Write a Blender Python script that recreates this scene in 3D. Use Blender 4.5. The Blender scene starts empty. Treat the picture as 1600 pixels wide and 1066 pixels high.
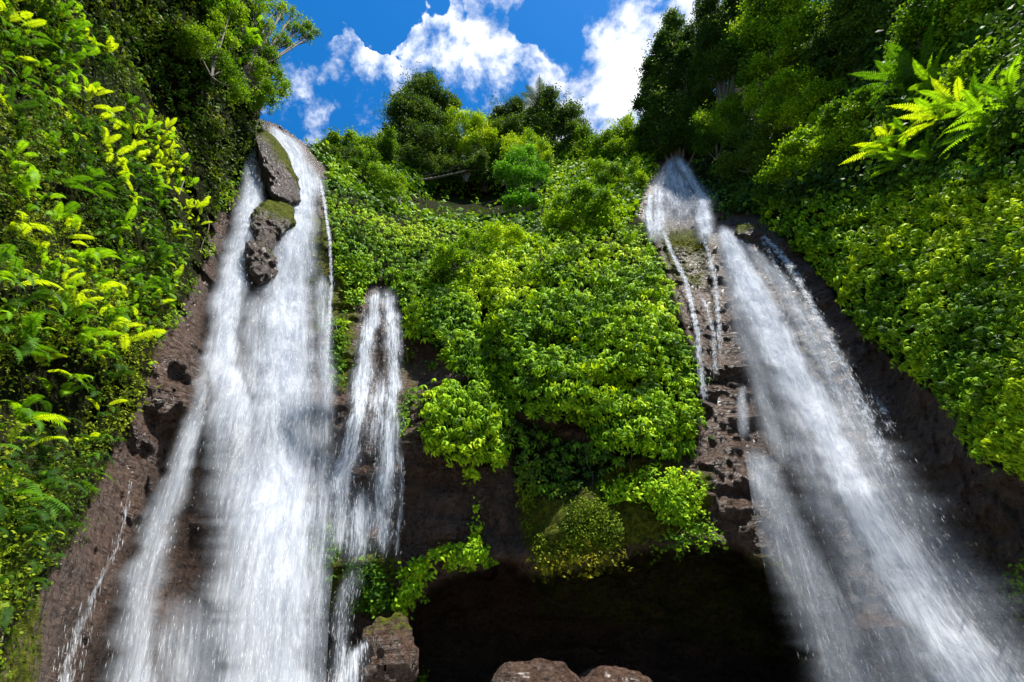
import bpy, math, random
import numpy as np
from mathutils import Vector, Matrix

random.seed(7)
rng = np.random.default_rng(7)
S = bpy.context.scene
COL = S.collection

# ------------------------------------------------------------------ camera
PITCH, ROLL, LENS = math.radians(33.0), math.radians(6.5), 16.0
CAM = np.array([0.0, 0.0, 1.7])
FWD = np.array([0, math.cos(PITCH), math.sin(PITCH)])
R0_ = np.array([1.0, 0, 0]); U0_ = np.array([0, -math.sin(PITCH), math.cos(PITCH)])
RGT = math.cos(ROLL) * R0_ - math.sin(ROLL) * U0_
UPV = math.sin(ROLL) * R0_ + math.cos(ROLL) * U0_
FPX = LENS / 36.0 * 1600.0
cam_data = bpy.data.cameras.new("camera"); cam = bpy.data.objects.new("camera", cam_data); COL.objects.link(cam)
cam_data.lens = LENS; cam_data.sensor_width = 36.0; cam_data.clip_end = 2000; cam_data.clip_start = 0.1
cam.matrix_world = Matrix(((RGT[0], UPV[0], -FWD[0], CAM[0]), (RGT[1], UPV[1], -FWD[1], CAM[1]),
                           (RGT[2], UPV[2], -FWD[2], CAM[2]), (0, 0, 0, 1)))
S.camera = cam

# ------------------------------------------------------------------ light
TO_SUN = Vector((0.36, -0.19, 0.91)).normalized()
SUN_EL = math.asin(TO_SUN.z); SUN_AZ = math.atan2(TO_SUN.x, TO_SUN.y)
sd = bpy.data.lights.new("sun", 'SUN'); sun = bpy.data.objects.new("sun", sd); COL.objects.link(sun)
sd.energy = 5.0; sd.angle = math.radians(0.5); sd.color = (1.0, 0.95, 0.86)
sun.rotation_euler = TO_SUN.to_track_quat('Z', 'Y').to_euler()
sun.location = (0, 0, 120)
S.view_settings.view_transform = 'Standard'; S.view_settings.look = 'None'
S.view_settings.gamma = 1.0; S.view_settings.exposure = 1.5; S.view_settings.use_curve_mapping = False
S.cycles.transparent_max_bounces = 24; S.cycles.max_bounces = 6; S.cycles.diffuse_bounces = 4
S.cycles.sample_clamp_indirect = 4.0
S.cycles.use_denoising = True


def raydir(px, py):
    px = np.asarray(px, float); py = np.asarray(py, float)
    x = (px - 800) / FPX; y = (533 - py) / FPX
    return FWD + x[..., None] * RGT + y[..., None] * UPV


class N:
    """tiny node-tree helper"""
    def __init__(s, tree): s.t = tree; s.n = tree.nodes; s.l = tree.links
    def new(s, typ, **kw):
        nd = s.n.new(typ)
        for k, v in kw.items(): setattr(nd, k, v)
        return nd
    def put(s, nd, i, v):
        if v is None: return
        if hasattr(v, 'links') or isinstance(v, bpy.types.NodeSocket): s.l.new(v, nd.inputs[i])
        else: nd.inputs[i].default_value = v
    def math(s, op, a, b=None, c=None, clamp=False):
        nd = s.new('ShaderNodeMath', operation=op, use_clamp=clamp)
        s.put(nd, 0, a); s.put(nd, 1, b)
        if c is not None: s.put(nd, 2, c)
        return nd.outputs[0]
    def noise(s, vec, scale, detail=4, rough=0.55, dist=0.0):
        nd = s.new('ShaderNodeTexNoise'); s.put(nd, 'Vector', vec)
        nd.inputs['Scale'].default_value = scale; nd.inputs['Detail'].default_value = detail
        nd.inputs['Roughness'].default_value = rough; nd.inputs['Distortion'].default_value = dist
        return nd.outputs[0]
    def mapping(s, vec, scale=(1, 1, 1), loc=(0, 0, 0)):
        nd = s.new('ShaderNodeMapping'); s.put(nd, 'Vector', vec)
        nd.inputs['Scale'].default_value = scale; nd.inputs['Location'].default_value = loc
        return nd.outputs[0]
    def ramp(s, v, lo, hi, a=0.0, b=1.0, smooth=True):
        nd = s.new('ShaderNodeMapRange'); nd.interpolation_type = 'SMOOTHSTEP' if smooth else 'LINEAR'
        s.put(nd, 0, v); s.put(nd, 1, lo); s.put(nd, 2, hi); s.put(nd, 3, a); s.put(nd, 4, b)
        return nd.outputs[0]
    def mix(s, f, a, b):
        nd = s.new('ShaderNodeMix', data_type='RGBA')
        s.put(nd, 0, f); s.put(nd, 6, a); s.put(nd, 7, b)
        return nd.outputs[2]


# world: deep tropical sky with broken cumulus
W = bpy.data.worlds.new("World"); S.world = W; W.use_nodes = True
w = N(W.node_tree); w.n.clear()
sky = w.new('ShaderNodeTexSky', sky_type='NISHITA', sun_disc=False)
sky.sun_elevation = SUN_EL; sky.sun_rotation = SUN_AZ; sky.altitude = 600; sky.air_density = 1.0; sky.dust_density = 0.3; sky.ozone_density = 3.0
hsv = w.new('ShaderNodeHueSaturation'); hsv.inputs['Saturation'].default_value = 1.38; hsv.inputs['Value'].default_value = 1.4
w.l.new(sky.outputs[0], hsv.inputs['Color'])
tc = w.new('ShaderNodeTexCoord'); dirv = tc.outputs['Generated']
wn = w.new('ShaderNodeTexNoise'); w.l.new(dirv, wn.inputs['Vector']); wn.inputs['Scale'].default_value = 5.0; wn.inputs['Detail'].default_value = 6
wv = w.new('ShaderNodeVectorMath', operation='MULTIPLY_ADD'); w.l.new(wn.outputs['Color'], wv.inputs[0]); wv.inputs[1].default_value = (.07, .07, .07); 
wa = w.new('ShaderNodeVectorMath', operation='ADD'); w.l.new(dirv, wa.inputs[0]); wa.inputs[1].default_value = (-.035, -.035, -.035); w.l.new(wa.outputs[0], wv.inputs[2])
warped = wv.outputs[0]
blobs = [(985, 115, 150, 1.0), (1075, 30, 130, 1.0), (822, 110, 40, .72), (735, 118, 34, .6), (775, 185, 36, .62), (685, 28, 34, .62),
         (815, 0, 48, .8), (655, 88, 28, .52), (612, 125, 24, .66), (548, 165, 36, .56), (490, 210, 52, .6), (450, 120, 36, .4),
         (900, 55, 70, .85), (930, 200, 90, 1.0), (590, 60, 40, .15), (1000, -120, 160, .9), (500, -150, 120, .5), (820, -200, 130, .6)]
acc = None
for bx_, by_, br_, bs_ in blobs:
    d = raydir(bx_, by_); d = d / np.linalg.norm(d)
    d2 = raydir(bx_ + br_, by_); d2 = d2 / np.linalg.norm(d2)
    c = float(d @ d2)
    dp = w.new('ShaderNodeVectorMath', operation='DOT_PRODUCT'); w.l.new(warped, dp.inputs[0]); dp.inputs[1].default_value = tuple(d)
    v = w.ramp(dp.outputs['Value'], 1 - (1 - c) * 1.5, 1.0, 0.0, bs_, smooth=False)
    acc = v if acc is None else w.math('MAXIMUM', acc, v)
elsewhere = w.ramp(w.noise(dirv, 2.2, 2), 0.5, 0.72, 0.0, 0.55)
sep = w.new('ShaderNodeSeparateXYZ'); w.l.new(dirv, sep.inputs[0])
behind = w.ramp(sep.outputs[1], 0.35, 0.1, 0.0, 1.0)
acc = w.math('MAXIMUM', acc, w.math('MULTIPLY', elsewhere, behind))
stretch = w.mapping(dirv, (1.0, 1.0, 1.0))
n1 = w.noise(stretch, 9.0, 10, 0.62, 0.1)
n2 = w.noise(stretch, 30.0, 7, 0.65, 0.2)
val = w.math('ADD', w.math('MULTIPLY', w.math('SUBTRACT', n1, 0.5), 3.4), w.math('MULTIPLY', w.math('SUBTRACT', n2, 0.5), 0.9))
val = w.math('ADD', val, w.math('MULTIPLY', acc, 1.25))
calpha = w.ramp(val, 0.66, 1.55, 0.0, 1.0)
cshade = w.ramp(w.noise(dirv, 9.0, 4), 0.35, 0.6, 0.75, 1.0)
ccol = w.new('ShaderNodeCombineColor')
SKYK = 0.06
CLOUD = 8.5
w.put(ccol, 0, w.math('MULTIPLY', cshade, CLOUD * 0.97)); w.put(ccol, 1, w.math('MULTIPLY', cshade, CLOUD)); w.put(ccol, 2, w.math('MULTIPLY', cshade, CLOUD * 1.04))
skymix = w.mix(calpha, hsv.outputs[0], ccol.outputs[0])
bg = w.new('ShaderNodeBackground'); w.l.new(skymix, bg.inputs[0]); bg.inputs[1].default_value = SKYK
wo = w.new('ShaderNodeOutputWorld'); w.l.new(bg.outputs[0], wo.inputs[0])


# ------------------------------------------------------------------ maths helpers
_H = rng.permutation(65536).astype(np.int64)
_V = rng.random(65536)


def vnoise(P):
    P = np.asarray(P, float); I = np.floor(P).astype(np.int64); F = P - I
    F = F * F * (3 - 2 * F)
    out = 0
    for dx in (0, 1):
        wx = F[..., 0] if dx else 1 - F[..., 0]
        hx = _H[(I[..., 0] + dx) & 65535]
        for dy in (0, 1):
            wy = F[..., 1] if dy else 1 - F[..., 1]
            hy = _H[(hx + I[..., 1] + dy) & 65535]
            for dz in (0, 1):
                wz = F[..., 2] if dz else 1 - F[..., 2]
                out = out + wx * wy * wz * _V[_H[(hy + I[..., 2] + dz) & 65535]]
    return out * 2 - 1


def fbm(P, scale=1.0, octs=4, gain=0.5):
    P = np.asarray(P) * scale; a = 1.0; t = 0; s = 0
    for i in range(octs):
        t = t + a * vnoise(P + 17.3 * i); s += a; a *= gain; P = P * 2.03
    return t / s


def sstep(x, a, b):
    t = np.clip((x - a) / (b - a), 0, 1); return t * t * (3 - 2 * t)


def norm(v):
    return v / np.maximum(np.linalg.norm(v, axis=-1, keepdims=True), 1e-9)


def sdist(px, py, poly):
    """signed distance to a pixel polygon, positive inside"""
    px = np.asarray(px, float); py = np.asarray(py, float)
    best = np.full(px.shape, 1e18); ins = np.zeros(px.shape, bool)
    n = len(poly)
    for i in range(n):
        ax, ay = poly[i]; bx, by = poly[(i + 1) % n]
        ex, ey = bx - ax, by - ay; L = ex * ex + ey * ey + 1e-9
        t = np.clip(((px - ax) * ex + (py - ay) * ey) / L, 0, 1)
        best = np.minimum(best, (px - ax - t * ex) ** 2 + (py - ay - t * ey) ** 2)
        c = ((ay > py) != (by > py)) & (px < (bx - ax) * (py - ay) / ((by - ay) if by != ay else 1e-9) + ax)
        ins ^= c
    return np.where(ins, 1, -1) * np.sqrt(best)


# ------------------------------------------------------------------ the shape of the gorge
CTRL = np.array([
    # left wall
    (-300, -250, 10), (-300, 250, 7), (-300, 800, 6.5), (-300, 1300, 6.5), (0, 1300, 9), (0, 1066, 9), (0, 800, 9), (0, 533, 9.5), (0, 250, 11), (0, 0, 12.5), (0, -250, 15),
    (100, 1066, 12.5), (100, 850, 11.5), (100, 533, 12), (100, 250, 13.5), (100, 0, 15),
    (200, 1066, 16), (200, 850, 15), (200, 640, 15.2), (200, 400, 16.5), (200, 200, 18), (200, 0, 18.5), (200, -250, 20),
    (300, 1066, 19), (300, 850, 18.5), (290, 600, 17.5), (300, 400, 20), (300, 200, 21), (300, 0, 21), (390, 0, 22), (400, -250, 24),
    (400, 1300, 20), (400, 1066, 20.5), (400, 800, 20.8), (400, 550, 22), (370, 400, 23), (400, 220, 24.5), (400, 100, 24),
    (480, 1066, 21), (480, 700, 22.2), (480, 450, 24), (460, 300, 27), (470, 225, 30), (520, 380, 24), (525, 500, 22), (530, 650, 20.8),
    (560, 1066, 20), (560, 980, 20.5), (560, 880, 20), (560, 740, 20), (590, 600, 22), (590, 460, 23.5), (560, 340, 26), (510, 270, 30), (640, 640, 20.5), (650, 760, 19.5), (640, 850, 19.5),
    # centre
    (560, 240, 38), (620, 290, 34), (700, 300, 36), (780, 310, 35), (850, 290, 34), (700, 250, 42), (850, 240, 42), (950, 260, 38), (980, 200, 42), (640, 200, 46), (800, 180, 46),
    (620, 360, 28), (700, 360, 28), (700, 420, 24), (700, 520, 21.5), (680, 640, 19.8), (720, 740, 19.2), (720, 830, 19), (780, 840, 19), (780, 760, 19.2),
    (800, 370, 26), (800, 450, 21.5), (800, 560, 19.5), (800, 660, 18.6), (860, 720, 17.6), (860, 800, 17), (860, 870, 17),
    (900, 330, 28), (900, 400, 22.5), (900, 480, 19.8), (900, 600, 17.6), (960, 700, 16.8), (960, 800, 16.5), (1000, 560, 17.8), (1000, 450, 20.4), (980, 360, 25.5),
    (1060, 640, 18), (1060, 520, 20), (1030, 430, 23), (1060, 740, 17.2), (1080, 800, 17.5), (1010, 320, 30),
    # right fall
    (1060, 240, 36), (1060, 300, 34), (1060, 342, 31), (1065, 365, 27.5), (1120, 300, 33), (1130, 350, 28), (1100, 420, 25.5), (1110, 500, 22.5), (1120, 600, 20.5), (1120, 700, 18.6), (1130, 800, 18),
    (1200, 360, 28), (1200, 450, 24.5), (1220, 550, 22), (1250, 650, 20), (1240, 760, 18.6), (1240, 860, 18.2), (1300, 450, 25), (1300, 550, 22), (1370, 600, 20.6), (1370, 700, 19.2), (1370, 850, 18), (1370, 1000, 17.5),
    (1330, 1100, 17.5), (1300, 1300, 17), (1450, 700, 17.4), (1500, 800, 16.2), (1500, 950, 16.5), (1600, 880, 14.8), (1600, 1066, 14.4), (1600, 1300, 14), (1900, 800, 10.5), (1900, 1300, 10.5),
    # right vine wall
    (1190, 320, 30), (1270, 310, 27), (1350, 310, 24.5), (1300, 380, 24.5), (1360, 440, 21.8), (1450, 320, 20.5), (1450, 430, 18.6), (1450, 540, 17.4), (1550, 320, 16.8), (1550, 450, 15.6), (1550, 600, 14.6), (1600, 500, 14), (1600, 680, 13.6), (1600, 300, 15.5), (1800, 500, 10.5), (1800, 300, 11.5),
    # right upper slope
    (1130, 200, 37), (1180, 120, 42), (1200, 240, 33), (1280, 250, 28.5), (1300, 100, 37), (1380, 230, 24.5), (1380, 100, 30), (1480, 220, 20.5), (1480, 80, 26), (1600, 200, 17), (1600, 80, 21), (1600, -50, 26), (1800, 100, 14), (1800, -250, 22),
], float)
_c = 45.0
_K = np.sqrt(((CTRL[:, None, :2] - CTRL[None, :, :2]) ** 2).sum(-1) + _c * _c)
_A = np.block([[_K, np.c_[np.ones(len(CTRL)), CTRL[:, :2] / 1000]], [np.c_[np.ones(len(CTRL)), CTRL[:, :2] / 1000].T, np.zeros((3, 3))]])
_W = np.linalg.solve(_A + np.diag([4.0] * len(CTRL) + [0] * 3) * -1.0, np.r_[CTRL[:, 2], 0, 0, 0])
HOLLOWS_AND_BULGES = [(270, 150, 75, 55, 2.6), (215, 95, 60, 45, 1.6), (70, 620, 110, 60, 1.5), (30, 130, 60, 60, 1.2), (130, 690, 60, 50, .9), (330, 250, 50, 60, .8), (735, 302, 120, 32, 8.0), (1080, 235, 70, 45, 3.0),
           (655, 565, 32, 40, 1.6), (880, 735, 80, 32, 1.3), (690, 745, 45, 22, .8), (1500, 225, 70, 30, 1.5), (150, 400, 60, 30, .9), (60, 460, 60, 25, .7), (790, 560, 14, 60, .8),
           (60, 455, 130, 32, -1.5), (230, -30, 130, 40, -2.6), (90, 330, 70, 22, .6), (20, 560, 60, 30, .8), (815, 800, 22, 60, 1.0), (757, 480, 14, 60, 2.2), (775, 590, 16, 50, 1.6), (905, 655, 50, 18, 1.0), (850, 690, 70, 34, 1.2), (1045, 690, 38, 24, 1.3), (985, 600, 50, 12, 1.6), (830, 440, 50, 11, 1.5), (700, 440, 38, 12, 1.4), (590, 330, 70, 9, 1.4), (1055, 560, 14, 60, 1.2), (890, 530, 60, 10, 1.2), (940, 400, 50, 9, 1.1),  # negative depths: bulges added to throw shade onto the left wall
           (1300, 400, 90, 10, .8), (1480, 440, 90, 12, .8), (1400, 350, 110, 9, .7), (1540, 540, 60, 14, .8)]
CAVE = [(640, 1300), (632, 1000), (640, 950), (690, 895), (740, 880), (790, 885), (850, 893), (930, 875), (1000, 848), (1060, 832), (1100, 838), (1160, 850), (1210, 890), (1245, 950), (1275, 1010), (1300, 1080), (1330, 1300)]


def base_R(px, py):
    px = np.asarray(px, float); py = np.asarray(py, float); shp = px.shape
    p = np.stack([px.ravel(), py.ravel()], 1); out = np.empty(len(p))
    for i in range(0, len(p), 40000):
        q = p[i:i + 40000]
        D = np.sqrt(((q[:, None, :] - CTRL[None, :, :2]) ** 2).sum(-1) + _c * _c)
        out[i:i + 40000] = D @ _W[:-3] + _W[-3] + q[:, 0] / 1000 * _W[-2] + q[:, 1] / 1000 * _W[-1]
    return np.clip(out.reshape(shp), 5.0, 60)


def at(px, py, R):
    d = raydir(px, py); h = np.sqrt(d[..., 0] ** 2 + d[..., 1] ** 2)
    return CAM + d * (np.asarray(R) / h)[..., None]


def rock_R(px, py, detail=True):
    R = base_R(px, py)
    P = at(px, py, R)
    R = R + 0.9 * fbm(P, 0.16, 2)
    for hx, hy, rx, ry, dp in HOLLOWS_AND_BULGES:
        R = R + dp * np.exp(-((px - hx) / rx) ** 2 - ((py - hy) / ry) ** 2)
    lw = 1 - sstep(px, 330, 460)
    R = R + lw * 1.1 * fbm(P * np.array([1, 1, 1.0]) + 40, .33, 3)
    if detail:
        q = P * np.array([0.35, 0.35, 1.0])
        st = fbm(q, 0.9, 3); R = R + 0.32 * (1 - 2 * np.abs(st)) - 0.1
        R0 = R; R = R + 0.62 * fbm(P, 0.6, 5, 0.6)
        zz = P[..., 2] * .75 + 1.6 * fbm(P, .22, 3); fr = zz - np.floor(zz)
        R = R + .34 * (sstep(fr, 0, .14) - fr) * (.5 + fbm(P + 9, .3, 2))
        cr = np.abs(fbm(P * np.array([1, 1, .6]) + 31, .9, 3)); R = R + .2 * np.exp(-(cr / .09) ** 2)
        R = R + 0.07 * np.abs(fbm(P, 4.5, 2))
    if detail: R = R0 + (R - R0) * (.7 + .3 * sstep(px, 100, 420))
    cv = sdist(px, py, CAVE) + 40 * fbm(P, 0.5, 5, .62)
    deep = 27 + 3.0 * fbm(P, 0.35, 4) + 2.0 * np.abs(fbm(P * np.array([1, 1, 2.5]), .5, 3))
    R = R + (deep - R) * sstep(cv, 0, 26)
    return R


def surf(px, py, detail=True, off=0.0):
    return at(px, py, rock_R(px, py, detail) - off)


def px_of(P):
    d = np.asarray(P) - CAM; z = d @ FWD
    return 800 + (d @ RGT) / z * FPX, 533 - (d @ UPV) / z * FPX


# ------------------------------------------------------------------ mesh and object helpers
def link(name, me, mats=(), parent=None, **props):
    o = bpy.data.objects.new(name, me); COL.objects.link(o)
    if me is not None:
        for m in mats:
            if m.name not in [x.name for x in me.materials if x]: me.materials.append(m)
    if parent is not None:
        o.parent = parent
        o.matrix_parent_inverse = parent_inv(parent)
    for k, v in props.items(): o[k] = v
    return o


def parent_inv(p):
    return Matrix.Translation(-Vector(p.location))


def thing(name, label, category, loc, group=None):
    o = bpy.data.objects.new(name, None); COL.objects.link(o)
    o.location = tuple(float(c) for c in loc); o.empty_display_size = 0.3
    o['label'] = label; o['category'] = category
    if group: o['group'] = group
    return o


def mesh_np(name, V, F, col=None, smooth=False, attrs=None, uv=None):
    V = np.ascontiguousarray(V, np.float32); F = np.ascontiguousarray(F, np.int32); k = F.shape[1]
    me = bpy.data.meshes.new(name)
    me.vertices.add(len(V)); me.vertices.foreach_set('co', V.ravel())
    me.loops.add(F.size); me.loops.foreach_set('vertex_index', F.ravel())
    me.polygons.add(len(F)); me.polygons.foreach_set('loop_start', np.arange(0, F.size, k, dtype=np.int32))
    try: me.polygons.foreach_set('loop_total', np.full(len(F), k, np.int32))
    except Exception: pass
    if smooth: me.polygons.foreach_set('use_smooth', np.ones(len(F), bool))
    if col is not None:
        a = me.attributes.new('tint', 'FLOAT_COLOR', 'POINT'); c = np.ones((len(V), 4), np.float32); c[:, :3] = col
        a.data.foreach_set('color', c.ravel())
    for n_, v_ in (attrs or {}).items():
        a = me.attributes.new(n_, 'FLOAT', 'POINT'); a.data.foreach_set('value', np.ascontiguousarray(v_, np.float32))
    if uv is not None:
        l = me.uv_layers.new(name='UVMap'); l.data.foreach_set('uv', np.ascontiguousarray(uv[F.ravel()], np.float32).ravel())
    me.update(calc_edges=True)
    return me


def grid_faces(nr, nc, wrap=False):
    r, c = np.meshgrid(np.arange(nr - 1), np.arange(nc if wrap else nc - 1), indexing='ij')
    c2 = (c + 1) % nc
    return np.stack([r * nc + c, r * nc + c2, (r + 1) * nc + c2, (r + 1) * nc + c], -1).reshape(-1, 4)


def frames(z, yaw):
    """rotation matrices whose local z is z, turned by yaw"""
    z = norm(z); a = np.where(np.abs(z[:, 2:3]) < 0.95, np.array([[0, 0, 1.0]]), np.array([[1.0, 0, 0]]))
    x = norm(np.cross(a, z)); y = np.cross(z, x)
    c, s = np.cos(yaw)[:, None], np.sin(yaw)[:, None]
    X = x * c + y * s; Y = -x * s + y * c
    return np.stack([X, Y, z], -1)


def scatter(templates, pos, rot, scl, tint, pick=None):
    """merge many copies of small templates into V, F, colour arrays"""
    Vs, Fs, Cs, base = [], [], [], 0
    n = len(pos); pick = rng.integers(0, len(templates), n) if pick is None else pick
    for k, (tv, tf, tcv) in enumerate(templates):
        m = np.nonzero(pick == k)[0]
        if not len(m): continue
        v = np.einsum('nij,kj->nki', rot[m], tv) * scl[m][:, None, None] + pos[m][:, None, :]
        Vs.append(v.reshape(-1, 3))
        Fs.append((tf[None] + (np.arange(len(m)) * len(tv))[:, None, None]).reshape(-1, tf.shape[1]) + base)
        Cs.append((tint[m][:, None, :] * tcv[None, :, None]).reshape(-1, 3))
        base += len(m) * len(tv)
    return np.concatenate(Vs), np.concatenate(Fs), np.concatenate(Cs)


# leaf templates (tris): vertices, faces, brightness per vertex
def leaflet(az, L, wd, droop, lift=0.0, r0=0.05, fold=0.25):
    d = np.array([math.cos(az), math.sin(az), 0]); s = np.array([-math.sin(az), math.cos(az), 0]); z = np.array([0, 0, 1.0])
    b = d * r0
    m = d * (r0 + L * 0.45) + z * (lift * L * 0.4 - droop * L * 0.18)
    t = d * (r0 + L * (1 - 0.35 * droop)) + z * (lift * L * 0.4 - droop * L * 0.8)
    l = m + s * wd - z * fold * wd; r = m - s * wd - z * fold * wd
    return np.array([b, l, m, r, t]), np.array([(0, 3, 2), (0, 2, 1), (1, 2, 4), (2, 3, 4)])


def whorl(n, L, wd, droop, jit=0.25, fold=0.3):
    V, F = [], []
    a0 = random.random() * 6.28
    for i in range(n):
        v, f = leaflet(a0 + 6.283 * i / n + random.uniform(-jit, jit), L * random.uniform(.75, 1.15), wd * random.uniform(.8, 1.2), droop + random.uniform(-.25, .25), random.uniform(-.1, .3), 0.03, fold)
        F.append(f + 5 * i); V.append(v)
    V = np.concatenate(V); return V, np.concatenate(F), np.tile([0.92, 0.95, 1.0, 0.95, 1.05], n)


def spray(n, L, wd, rad):
    """loose bunch of small leaves pointing anywhere"""
    V, F = [], []
    for i in range(n):
        v, f = leaflet(0, L * random.uniform(.7, 1.2), wd, random.uniform(.1, .6))
        z = norm(np.array([[random.gauss(0, .7), random.gauss(0, .7), random.uniform(.1, 1)]]))
        Rm = frames(z, np.array([random.random() * 6.28]))[0]
        c = np.array([random.gauss(0, 1), random.gauss(0, 1), random.gauss(0, .6)]) * rad
        V.append(v @ Rm.T + c); F.append(f + 5 * i)
    b = np.repeat([random.uniform(.8, 1.15) for _ in range(n)], 5)
    return np.concatenate(V), np.concatenate(F), b


VINE_T = [whorl(random.choice((5, 6)), 1.12, 0.19, 1.0) for _ in range(6)]
SMALL_T = [whorl(4, 1.0, 0.33, 0.45, 0.5, .1) for _ in range(3)] + [spray(5, 1.0, 0.3, 0.6) for _ in range(3)]
TREE_T = [spray(7, 0.8, 0.24, 0.75) for _ in range(6)]
MOSS_T = [spray(4, 0.8, 0.35, 0.5) for _ in range(4)]


# ------------------------------------------------------------------ materials
def mat_leaf(name, trans=0.35, rough=0.45, spec=0.35, gain=(1, 1, 1)):
    m = bpy.data.materials.new(name); m.use_nodes = True; k = N(m.node_tree); k.n.clear()
    at_ = k.new('ShaderNodeAttribute', attribute_name='tint')
    geo = k.new('ShaderNodeNewGeometry')
    nz = k.noise(geo.outputs['Position'], 9.0, 3)
    h = k.new('ShaderNodeHueSaturation'); k.l.new(at_.outputs['Color'], h.inputs['Color'])
    k.put(h, 'Value', k.ramp(nz, 0.3, 0.7, 0.75, 1.25)); 
    p = k.new('ShaderNodeBsdfPrincipled'); k.l.new(h.outputs[0], p.inputs['Base Color'])
    p.inputs['Roughness'].default_value = rough; p.inputs['Specular IOR Level'].default_value = spec
    t = k.new('ShaderNodeBsdfTranslucent')
    g = k.new('ShaderNodeMix', data_type='RGBA', blend_type='MULTIPLY'); g.inputs[0].default_value = 1.0
    k.l.new(h.outputs[0], g.inputs[6]); g.inputs[7].default_value = (1.5, 1.35, 0.5, 1)
    k.l.new(g.outputs[2], t.inputs['Color'])
    mx = k.new('ShaderNodeMixShader'); mx.inputs[0].default_value = trans
    k.l.new(p.outputs[0], mx.inputs[1]); k.l.new(t.outputs[0], mx.inputs[2])
    o = k.new('ShaderNodeOutputMaterial'); k.l.new(mx.outputs[0], o.inputs[0])
    return m


M_VINE = mat_leaf('vine_leaf', .22, .6, .07)
M_FERN = mat_leaf('fern_frond', .45, .6, .12)
M_TREE = mat_leaf('tree_leaf', .35, .6, .07)
M_MOSS = mat_leaf('moss', .15, .8, .1)


def mat_rock(name, moss_attr=True, dark=1.0):
    m = bpy.data.materials.new(name); m.use_nodes = True; k = N(m.node_tree); k.n.clear()
    geo = k.new('ShaderNodeNewGeometry'); P = geo.outputs['Position']
    a = k.noise(P, 0.7, 6, .6); b = k.noise(P, 6.0, 6, .65); c = k.noise(k.mapping(P, (.35, .35, 3.2)), 2.4, 6, .65)
    col = k.mix(k.ramp(a, .35, .65), (.058 * dark, .029 * dark, .017 * dark, 1), (.120 * dark, .064 * dark, .040 * dark, 1))
    col = k.mix(k.ramp(b, .42, .68), col, (.17 * dark, .105 * dark, .074 * dark, 1))
    col = k.mix(k.ramp(c, .55, .75), col, (.035 * dark, .022 * dark, .02 * dark, 1))
    if moss_attr:
        at_ = k.new('ShaderNodeAttribute', attribute_name='moss')
        mn = k.noise(P, 3.5, 6, .7)
        mm = k.ramp(k.math('ADD', at_.outputs['Fac'], k.math('MULTIPLY', k.math('SUBTRACT', mn, .5), 1.6)), .35, .75)
        mc = k.mix(k.ramp(b, .35, .65), (.025, .034, .004, 1), (.085, .095, .008, 1))
        col = k.mix(mm, col, mc)
        so = k.new('ShaderNodeAttribute', attribute_name='soil').outputs['Fac']
        col = k.mix(k.ramp(k.math('ADD', so, k.math('MULTIPLY', k.math('SUBTRACT', a, .5), .9)), .3, .6), col, k.mix(b, (.010, .014, .005, 1), (.024, .024, .010, 1)))  # near-black ground colour doubles as shade between the leaves
    p = k.new('ShaderNodeBsdfPrincipled'); k.l.new(col, p.inputs['Base Color'])
    dry = k.math('MAXIMUM', k.ramp(so, .2, .6), k.math('MULTIPLY', mm, .9)) if moss_attr else 0.0
    k.put(p, 'Roughness', k.math('MAXIMUM', k.ramp(b, .3, .7, .16, .6), dry)); k.put(p, 'Specular IOR Level', k.math('SUBTRACT', .34, k.math('MULTIPLY', dry, .32)))
    bp = k.new('ShaderNodeBump'); bp.inputs['Strength'].default_value = 1.0; bp.inputs['Distance'].default_value = .17
    vor = k.new('ShaderNodeTexVoronoi', feature='F1'); k.put(vor, 'Vector', k.mapping(P, (1, 1, 1.6))); vor.inputs['Scale'].default_value = 3.2
    fine = k.noise(P, 22.0, 4, .6)
    hh = k.math('ADD', k.math('MULTIPLY', b, 1.2), k.math('ADD', k.math('MULTIPLY', vor.outputs['Distance'], .6), k.math('MULTIPLY', c, 1.5)))
    hh = k.math('ADD', hh, k.math('MULTIPLY', fine, .45))
    k.l.new(hh, bp.inputs['Height']); k.l.new(bp.outputs[0], p.inputs['Normal'])
    o = k.new('ShaderNodeOutputMaterial'); k.l.new(p.outputs[0], o.inputs[0])
    return m


M_ROCK = mat_rock('wet_basalt', True, .5)
M_DARKROCK = mat_rock('dark_wet_rock', True, .3)
M_WET = mat_rock('glistening_rock', True, .55)
for nd in M_WET.node_tree.nodes:
    if nd.type == 'BUMP': nd.inputs['Strength'].default_value = 1.0; nd.inputs['Distance'].default_value = .2
    if nd.type == 'BSDF_PRINCIPLED': nd.inputs['Coat Weight'].default_value = .12; nd.inputs['Coat Roughness'].default_value = .3


def mat_bark():
    m = bpy.data.materials.new('bark'); m.use_nodes = True; k = N(m.node_tree)
    p = k.n['Principled BSDF']; geo = k.new('ShaderNodeNewGeometry')
    n = k.noise(k.mapping(geo.outputs['Position'], (1, 1, .3)), 6, 4)
    k.l.new(k.mix(n, (.03, .02, .012, 1), (.14, .11, .08, 1)), p.inputs['Base Color']); p.inputs['Roughness'].default_value = .85
    return m


M_BARK = mat_bark()


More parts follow.
